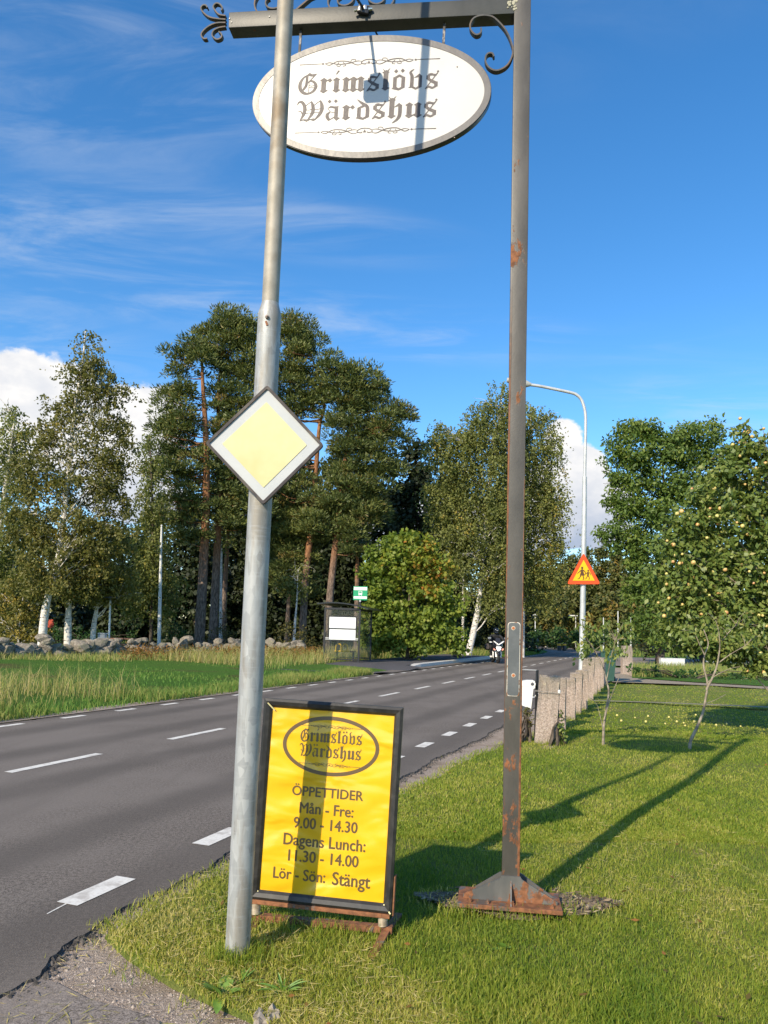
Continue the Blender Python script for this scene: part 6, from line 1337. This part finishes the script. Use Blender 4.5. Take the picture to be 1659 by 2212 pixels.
def lawn_blades(n, y0, y1, h0, h1, wd, name, px0_=None, px1_=1720):
    X, Y = scatter(n, y0, y1, px0_ if px0_ is not None else (60 if y1 < 9 else 700), px1_); ok = lawn_ok(X, Y); X, Y = X[ok], Y[ok]; t = lawn_tint(X, Y); hh_ = rng.uniform(h0, h1, len(X))*(1.0-.35*np.clip((t-.5)*2, 0, 1))*(1+.35*vnoise(X, Y, 3.3, 8))
    return blades(name, np.stack([X, Y, lawn_z(X, Y)+.002], 1), hh_, np.full(len(X), wd)*rng.uniform(.7, 1.3, len(X)), .95, t, L_grass)
lawn_blades(190000, 2.75, 6.2, .018, .050, .0042, 'lawn_grass')
lawn_blades(110000, 6.0, 13.0, .022, .045, .008, 'lawn_grass')
lawn_blades(36000, 12.5, 30.0, .02, .04, .02, 'lawn_grass')
lawn_blades(34000, 2.2, 12.0, .02, .05, .011, 'lawn_grass', 1720, 2700)
# longer grass the mower misses: round the poles, the board's feet, the posts; thin tufts out on the gravel
cx_l = []; 
for (x, y, sx, sy, n_) in [(pb.x, pb.y, .10, .10, 380), (pb.x+.02, pb.y-.07, .12, .06, 260), (.47, 4.42, .10, .06, 160), (1.03, 4.42, .10, .06, 160), (.75, 4.36, .25, .03, 200), (bc.x, bc.y+.06, .38, .07, 520), (bc.x, bc.y-.05, .36, .04, 300)]+[(p_.location.x, p_.location.y-.12, .2, .09, 220) for p_ in posts]:
    cx_l.append(np.stack([rng.normal(x, sx*.75, n_), rng.normal(y, sy*.75, n_)], 1))
Q = np.concatenate(cx_l); blades('uncut_grass', np.stack([Q[:, 0], Q[:, 1], lawn_z(Q[:, 0], Q[:, 1])], 1), rng.uniform(.04, .11, len(Q)), np.full(len(Q), .0048), .9, np.clip(rng.normal(.33, .18, len(Q)), 0, 1), L_grass)
X, Y = scatter(30000, 3.0, 11.0, 0, 1100); t = X*UU.x+Y*UU.y; s = X*NN.x+Y*NN.y; e = edge_v(t); ok = (s > -2.70) & (s < e) & (vnoise(X, Y, 9.0, 31) > .22) & (rng.random(len(X)) < np.exp(-(e-s)*5)); X, Y = X[ok], Y[ok]
blades('gravel_tufts', np.stack([X, Y, 0*X-.02], 1), rng.uniform(.02, .06, len(X)), np.full(len(X), .0045), 1.0, np.clip(rng.normal(.5, .25, len(X)), 0, 1), L_grass)
# dry clippings lying on the turf
X, Y = scatter(14000, 2.8, 7.5, 60); ok = lawn_ok(X, Y) & (vnoise(X, Y, 2.1, 3)+vnoise(X, Y, 6.5, 4)*.6 > .05); X, Y = X[ok], Y[ok]
a = rng.uniform(0, 6.28, len(X)); d = np.stack([np.cos(a), np.sin(a), rng.uniform(-.1, .25, len(X))], 1); V, Fa = leaf_quads(np.stack([X, Y, lawn_z(X, Y)+.012+rng.random(len(X))*.025], 1), unit(d), np.tile([0, 0, 1.0], (len(X), 1))+rng.normal(0, .3, (len(X), 3)), rng.uniform(.03, .09, len(X)), .0035)
o = crown_object('dry_clippings', V, Fa, np.repeat(rng.uniform(.82, 1, len(X)), 4), L_grass, None, (0, 0, 0)); tag(o, kind='stuff')
# clover patches and a few fallen leaves in the turf
X, Y = scatter(26000, 2.8, 9.0, 200); ok = lawn_ok(X, Y) & (vnoise(X, Y, 3.7, 55)+.5*vnoise(X, Y, 9, 56) > .42); X, Y = X[ok], Y[ok]; n = len(X); a = rng.uniform(0, 6.28, n); d = np.stack([np.cos(a), np.sin(a), rng.uniform(-.1, .3, n)], 1)
V, Fa = leaf_quads(np.stack([X, Y, lawn_z(X, Y)+rng.uniform(.018, .04, n)], 1), unit(d), np.tile([0, 0, 1.0], (n, 1))+rng.normal(0, .3, (n, 3)), rng.uniform(.009, .017, n), rng.uniform(.008, .014, n)); o = crown_object('clover', V, Fa, np.repeat(rng.uniform(.0, .45, n), 4), L_grass, None, (0, 0, 0)); tag(o, kind='stuff')
X, Y = scatter(170, 2.9, 10.0, 250, near=1.2); ok = lawn_ok(X, Y); X, Y = X[ok], Y[ok]; n = len(X); a = rng.uniform(0, 6.28, n); d = np.stack([np.cos(a), np.sin(a), rng.uniform(-.1, .5, n)], 1)
V, Fa = leaf_quads(np.stack([X, Y, lawn_z(X, Y)+.035], 1), unit(d), np.tile([0, 0, 1.0], (n, 1))+rng.normal(0, .4, (n, 3)), rng.uniform(.025, .055, n), rng.uniform(.015, .03, n)); o = crown_object('fallen_leaves', V, Fa, np.repeat(rng.uniform(0, 1, n), 4), L_fern, None, (0, 0, 0)); tag(o, kind='stuff')
# crumbs of broken asphalt along the edge
n = 2600; t = 2.6+11*rng.random(n)**1.5; s = np.array([asph_r(v) for v in t])+np.abs(rng.normal(0, .045, n))-.012; X = t*UU.x+s*NN.x; Y = t*UU.y+s*NN.y; sz = rng.uniform(.004, .013, n)*(1+(rng.random(n) < .06)*.8); a = rng.uniform(0, 6.28, n); ca, sa_ = np.cos(a), np.sin(a)
V = np.stack([np.stack([X+sz*(b[0]*ca-b[1]*sa_), Y+sz*(b[0]*sa_+b[1]*ca), -.018+sz*(b[2]+.3)], 1) for b in ((1, 0, -.3), (-.5, .87, -.3), (-.5, -.87, -.3), (.1, .1, .8))], 1).reshape(-1, 3); i0 = np.arange(n)[:, None]*4; Fa = np.concatenate([i0+np.array(f) for f in ((0, 1, 3), (1, 2, 3), (2, 0, 3))], 0)
me = fast_mesh('asphalt_crumbs', V, Fa); me.materials.append(principled('asphalt_crumb', rough=.95, fn=speckle((.05, .045, .04), (.17, .15, .125), 30, 2, .35, .65, 0, .001))); o = bpy.data.objects.new('asphalt_crumbs', me); link(o); tag(o, kind='stuff')
# leaf litter on the bare patch under the post
n = 900; a = rng.uniform(0, 6.28, n); q = rng.random(n)**.6; X = .86+.58*q*np.cos(a); Y = 4.60+.235*q*np.sin(a); d = np.stack([np.cos(a*7), np.sin(a*7), rng.uniform(-.1, .35, n)], 1)
V, Fa = leaf_quads(np.stack([X, Y, .026+rng.random(n)*.014], 1), unit(d), np.tile([0, 0, 1.0], (n, 1))+rng.normal(0, .35, (n, 3)), rng.uniform(.012, .05, n), rng.uniform(.004, .018, n))
o = crown_object('leaf_litter', V, Fa, np.repeat(np.clip(rng.normal(.55, .3, n), 0, 1), 4), leafmat('dead_leaves', [(0, (.05, .034, .022)), (.5, (.20, .14, .085)), (1, (.46, .36, .23))], .1, .8), None, (0, 0, 0)); tag(o, kind='stuff')
n = 700; a = rng.uniform(0, 6.28, n); q = rng.random(n)**.35; X = .86+.66*q*np.cos(a); Y = 4.60+.27*q*np.sin(a); ok = Y > 4.4; X, Y = X[ok], Y[ok]
blades('sparse_grass', np.stack([X, Y, 0*X+.012], 1), rng.uniform(.02, .06, len(X)), np.full(len(X), .0045), 1.0, np.clip(rng.normal(.5, .25, len(X)), 0, 1), L_grass)
# straw and weeds at the dirt in the corner
X, Y = scatter(520, 3.0, 4.6, 40, 620); t = X*UU.x+Y*UU.y; s = X*NN.x+Y*NN.y; ok = (s > -2.72) & (s < edge_v(t)+.22); X, Y = X[ok], Y[ok]
a = rng.uniform(0, 6.28, len(X)); d = np.stack([np.cos(a), np.sin(a), rng.uniform(0, .3, len(X))], 1); V, Fa = leaf_quads(np.stack([X, Y, 0*X-.012], 1), unit(d), np.tile([0, 0, 1.0], (len(X), 1))+rng.normal(0, .3, (len(X), 3)), rng.uniform(.02, .10, len(X)), .004)
o = crown_object('straw_litter', V, Fa, np.repeat(rng.uniform(.55, .9, len(X)), 4), L_grass, None, (0, 0, 0)); tag(o, kind='stuff')
def weed(label, x, y, n, size, seed, broad=.3):
    r = np.random.default_rng(seed); q = G(x, y); root = empty('weed', (q.x, q.y, .01), 0, label, 'weed'); a = r.uniform(0, 6.28, n); el = r.uniform(.3, 1.2, n)
    for k in range(n):
        d_ = Vector((math.cos(a[k])*math.cos(el[k]), math.sin(a[k])*math.cos(el[k]), math.sin(el[k]))); L_ = size*r.uniform(.6, 1.1); sd = Vector((-d_.y, d_.x, 0)).normalized()*L_*broad*.5; m = MB(); vs = []
        for i in range(6):
            t = i/5; c = d_*L_*t-Vector((0, 0, .35*L_*t*t)); wv = math.sin(math.pi*min(t*.9+.08, 1))**.8; vs += [c-sd*wv, c+Vector((0, 0, -.008*wv)), c+sd*wv]
        o = m.add(vs, sum([[(3*i, 3*i+1, 3*i+4, 3*i+3), (3*i+1, 3*i+2, 3*i+5, 3*i+4)] for i in range(5)], [])).build('leaf', principled('weed_leaf', rough=.5, fn=speckle((.11, .22, .03), (.19, .31, .055), 12)), root, True, 80)
weed('broad-leaved dock weed in the grass below the steel pole', 478, 2158, 7, .17, 71, .34); weed('thin-leaved grassy weed at the bottom edge left of centre', 610, 2150, 16, .14, 72, .10)
weed('small tuft of long green blades in front of the board', 520, 2130, 14, .12, 73, .07); weed('tiny round-leaved plant on the lawn below the rusty post', 1088, 2055, 5, .07, 74, .5)
# gravel pebbles at the road edge
X, Y = scatter(20000, 3.1, 9.0, -60, 1100); t = X*UU.x+Y*UU.y; s = X*NN.x+Y*NN.y; ok = (s > -2.80) & (s < edge_v(t)+.08); X, Y = X[ok], Y[ok]; n = len(X)
base_v = np.array([(1, 0, -.3), (-.5, .87, -.3), (-.5, -.87, -.3), (.1, .1, .7)]); sz = rng.uniform(.002, .006, n)*(1+(rng.random(n) < .05)*1.4); a = rng.uniform(0, 6.28, n); ca, sa_ = np.cos(a), np.sin(a)
V = np.stack([np.stack([X+sz*(b[0]*ca-b[1]*sa_), Y+sz*(b[0]*sa_+b[1]*ca), -.022+sz*(b[2]+.3)], 1) for b in base_v], 1).reshape(-1, 3); i0 = np.arange(n)[:, None]*4; Fa = np.concatenate([i0+np.array(f) for f in ((0, 1, 3), (1, 2, 3), (2, 0, 3))], 0)
me = fast_mesh('roadside_pebbles', V, Fa); me.materials.append(principled('pebble', rough=.9, fn=speckle((.22, .17, .13), (.55, .47, .39), 45, 2, .35, .65, 0, .001))); o = bpy.data.objects.new('roadside_pebbles', me); link(o); tag(o, kind='stuff')
# tall grass along the far side of the road, meadow and verge grass
def strip_blades(n, t0_, t1_, s0_, s1_, h0, h1, wd, tb, name, mat=L_rough, near=1.0, lean=.8, fade=True):
    t = t0_+(t1_-t0_)*rng.random(n)**near; s = s0_+(s1_-s0_)*rng.random(n); X = t*UU.x+s*NN.x; Y = t*UU.y+s*NN.y; ok = (Y > 5) & ~((t > 25.2) & (t < 51.5) & (s > -13.7)); X, Y, t, s = X[ok], Y[ok], t[ok], s[ok]; c = vnoise(X, Y, 1.3, 21); keep = rng.random(len(X)) < np.clip(.65+c, .15, 1); X, Y, c = X[keep], Y[keep], c[keep]
    tint = np.clip(tb[0]+(tb[1]-tb[0])*rng.random(len(X))+c*.25, 0, 1); h = rng.uniform(h0, h1, len(X))*(1+.5*c); return blades(name, np.stack([X, Y, 0*X+.01], 1), h, np.full(len(X), wd), lean, tint, mat)
strip_blades(26000, 4, 26.5, -10.7, -9.6, .08, .26, .016, (.0, .6), 'roadside_grass')
strip_blades(7000, 6, 13.4, -15.5, -10.2, .30, .75, .011, (.3, 1.0), 'tall_dry_grass')
strip_blades(45000, 4, 44, -30, -10.5, .05, .13, .026, (-.1, .18), 'meadow_grass')
strip_blades(9000, 25.5, 37, -19.5, -13.7, .3, .75, .018, (.2, 1.0), 'tall_grass_by_shelter')
strip_blades(12000, 34, 62, -16.0, -10.2, .2, .6, .024, (.05, .8), 'verge_grass')
strip_blades(9000, 50, 64, -11.4, -9.7, .1, .3, .03, (.0, .4), 'verge_grass')
def poly_blades(n, x0, x1, y0, y1, h0, h1, wd, tb, name, mat=L_rough, z=.05):
    px = rng.uniform(x0, x1, n); py = rng.uniform(y0, y1, n); pts = np.array([tuple(G(a, b)) for a, b in zip(px, py)]); pts[:, 2] = z
    return blades(name, pts, rng.uniform(h0, h1, n), np.full(n, wd), .8, tb[0]+(tb[1]-tb[0])*rng.random(n), mat)
poly_blades(9000, 1366, 1760, 1442, 1466, .12, .42, .022, (.05, .8), 'flower_bed_grass')
poly_blades(6000, 1366, 1760, 1408, 1420, .2, .6, .04, (.0, .6), 'rough_grass')
poly_blades(5000, -40, 690, 1420, 1434, .15, .42, .02, (.15, .9), 'wall_foot_grass')
# bracken turning brown in front of the wall
r = np.random.default_rng(90); px = np.concatenate([r.uniform(270, 700, 420), r.uniform(480, 690, 200)]); py = r.uniform(1418, 1432, 620); pts = np.array([tuple(G(a, b)) for a, b in zip(px, py)]); per = 26; N = 620*per; ic = np.repeat(np.arange(620), per)
q = unit(r.normal(size=(N, 3))); q[:, 2] = np.abs(q[:, 2]); pos = pts[ic]+q*r.random((N, 1))*np.array([.32, .32, .62]); pos[:, 2] += .02; d = unit(q*np.array([1, 1, .3])+r.normal(size=(N, 3))*.3); V, Fa = leaf_quads(pos, d, unit(r.normal(size=(N, 3))+np.array([0, -.4, .8])), .16*r.uniform(.5, 1.3, N), .05)
keep = r.random(N) < .9; o = crown_object('bracken', V, Fa, np.repeat(r.random(N), 4), L_fern, None, (0, 0, 0)); tag(o, kind='stuff')
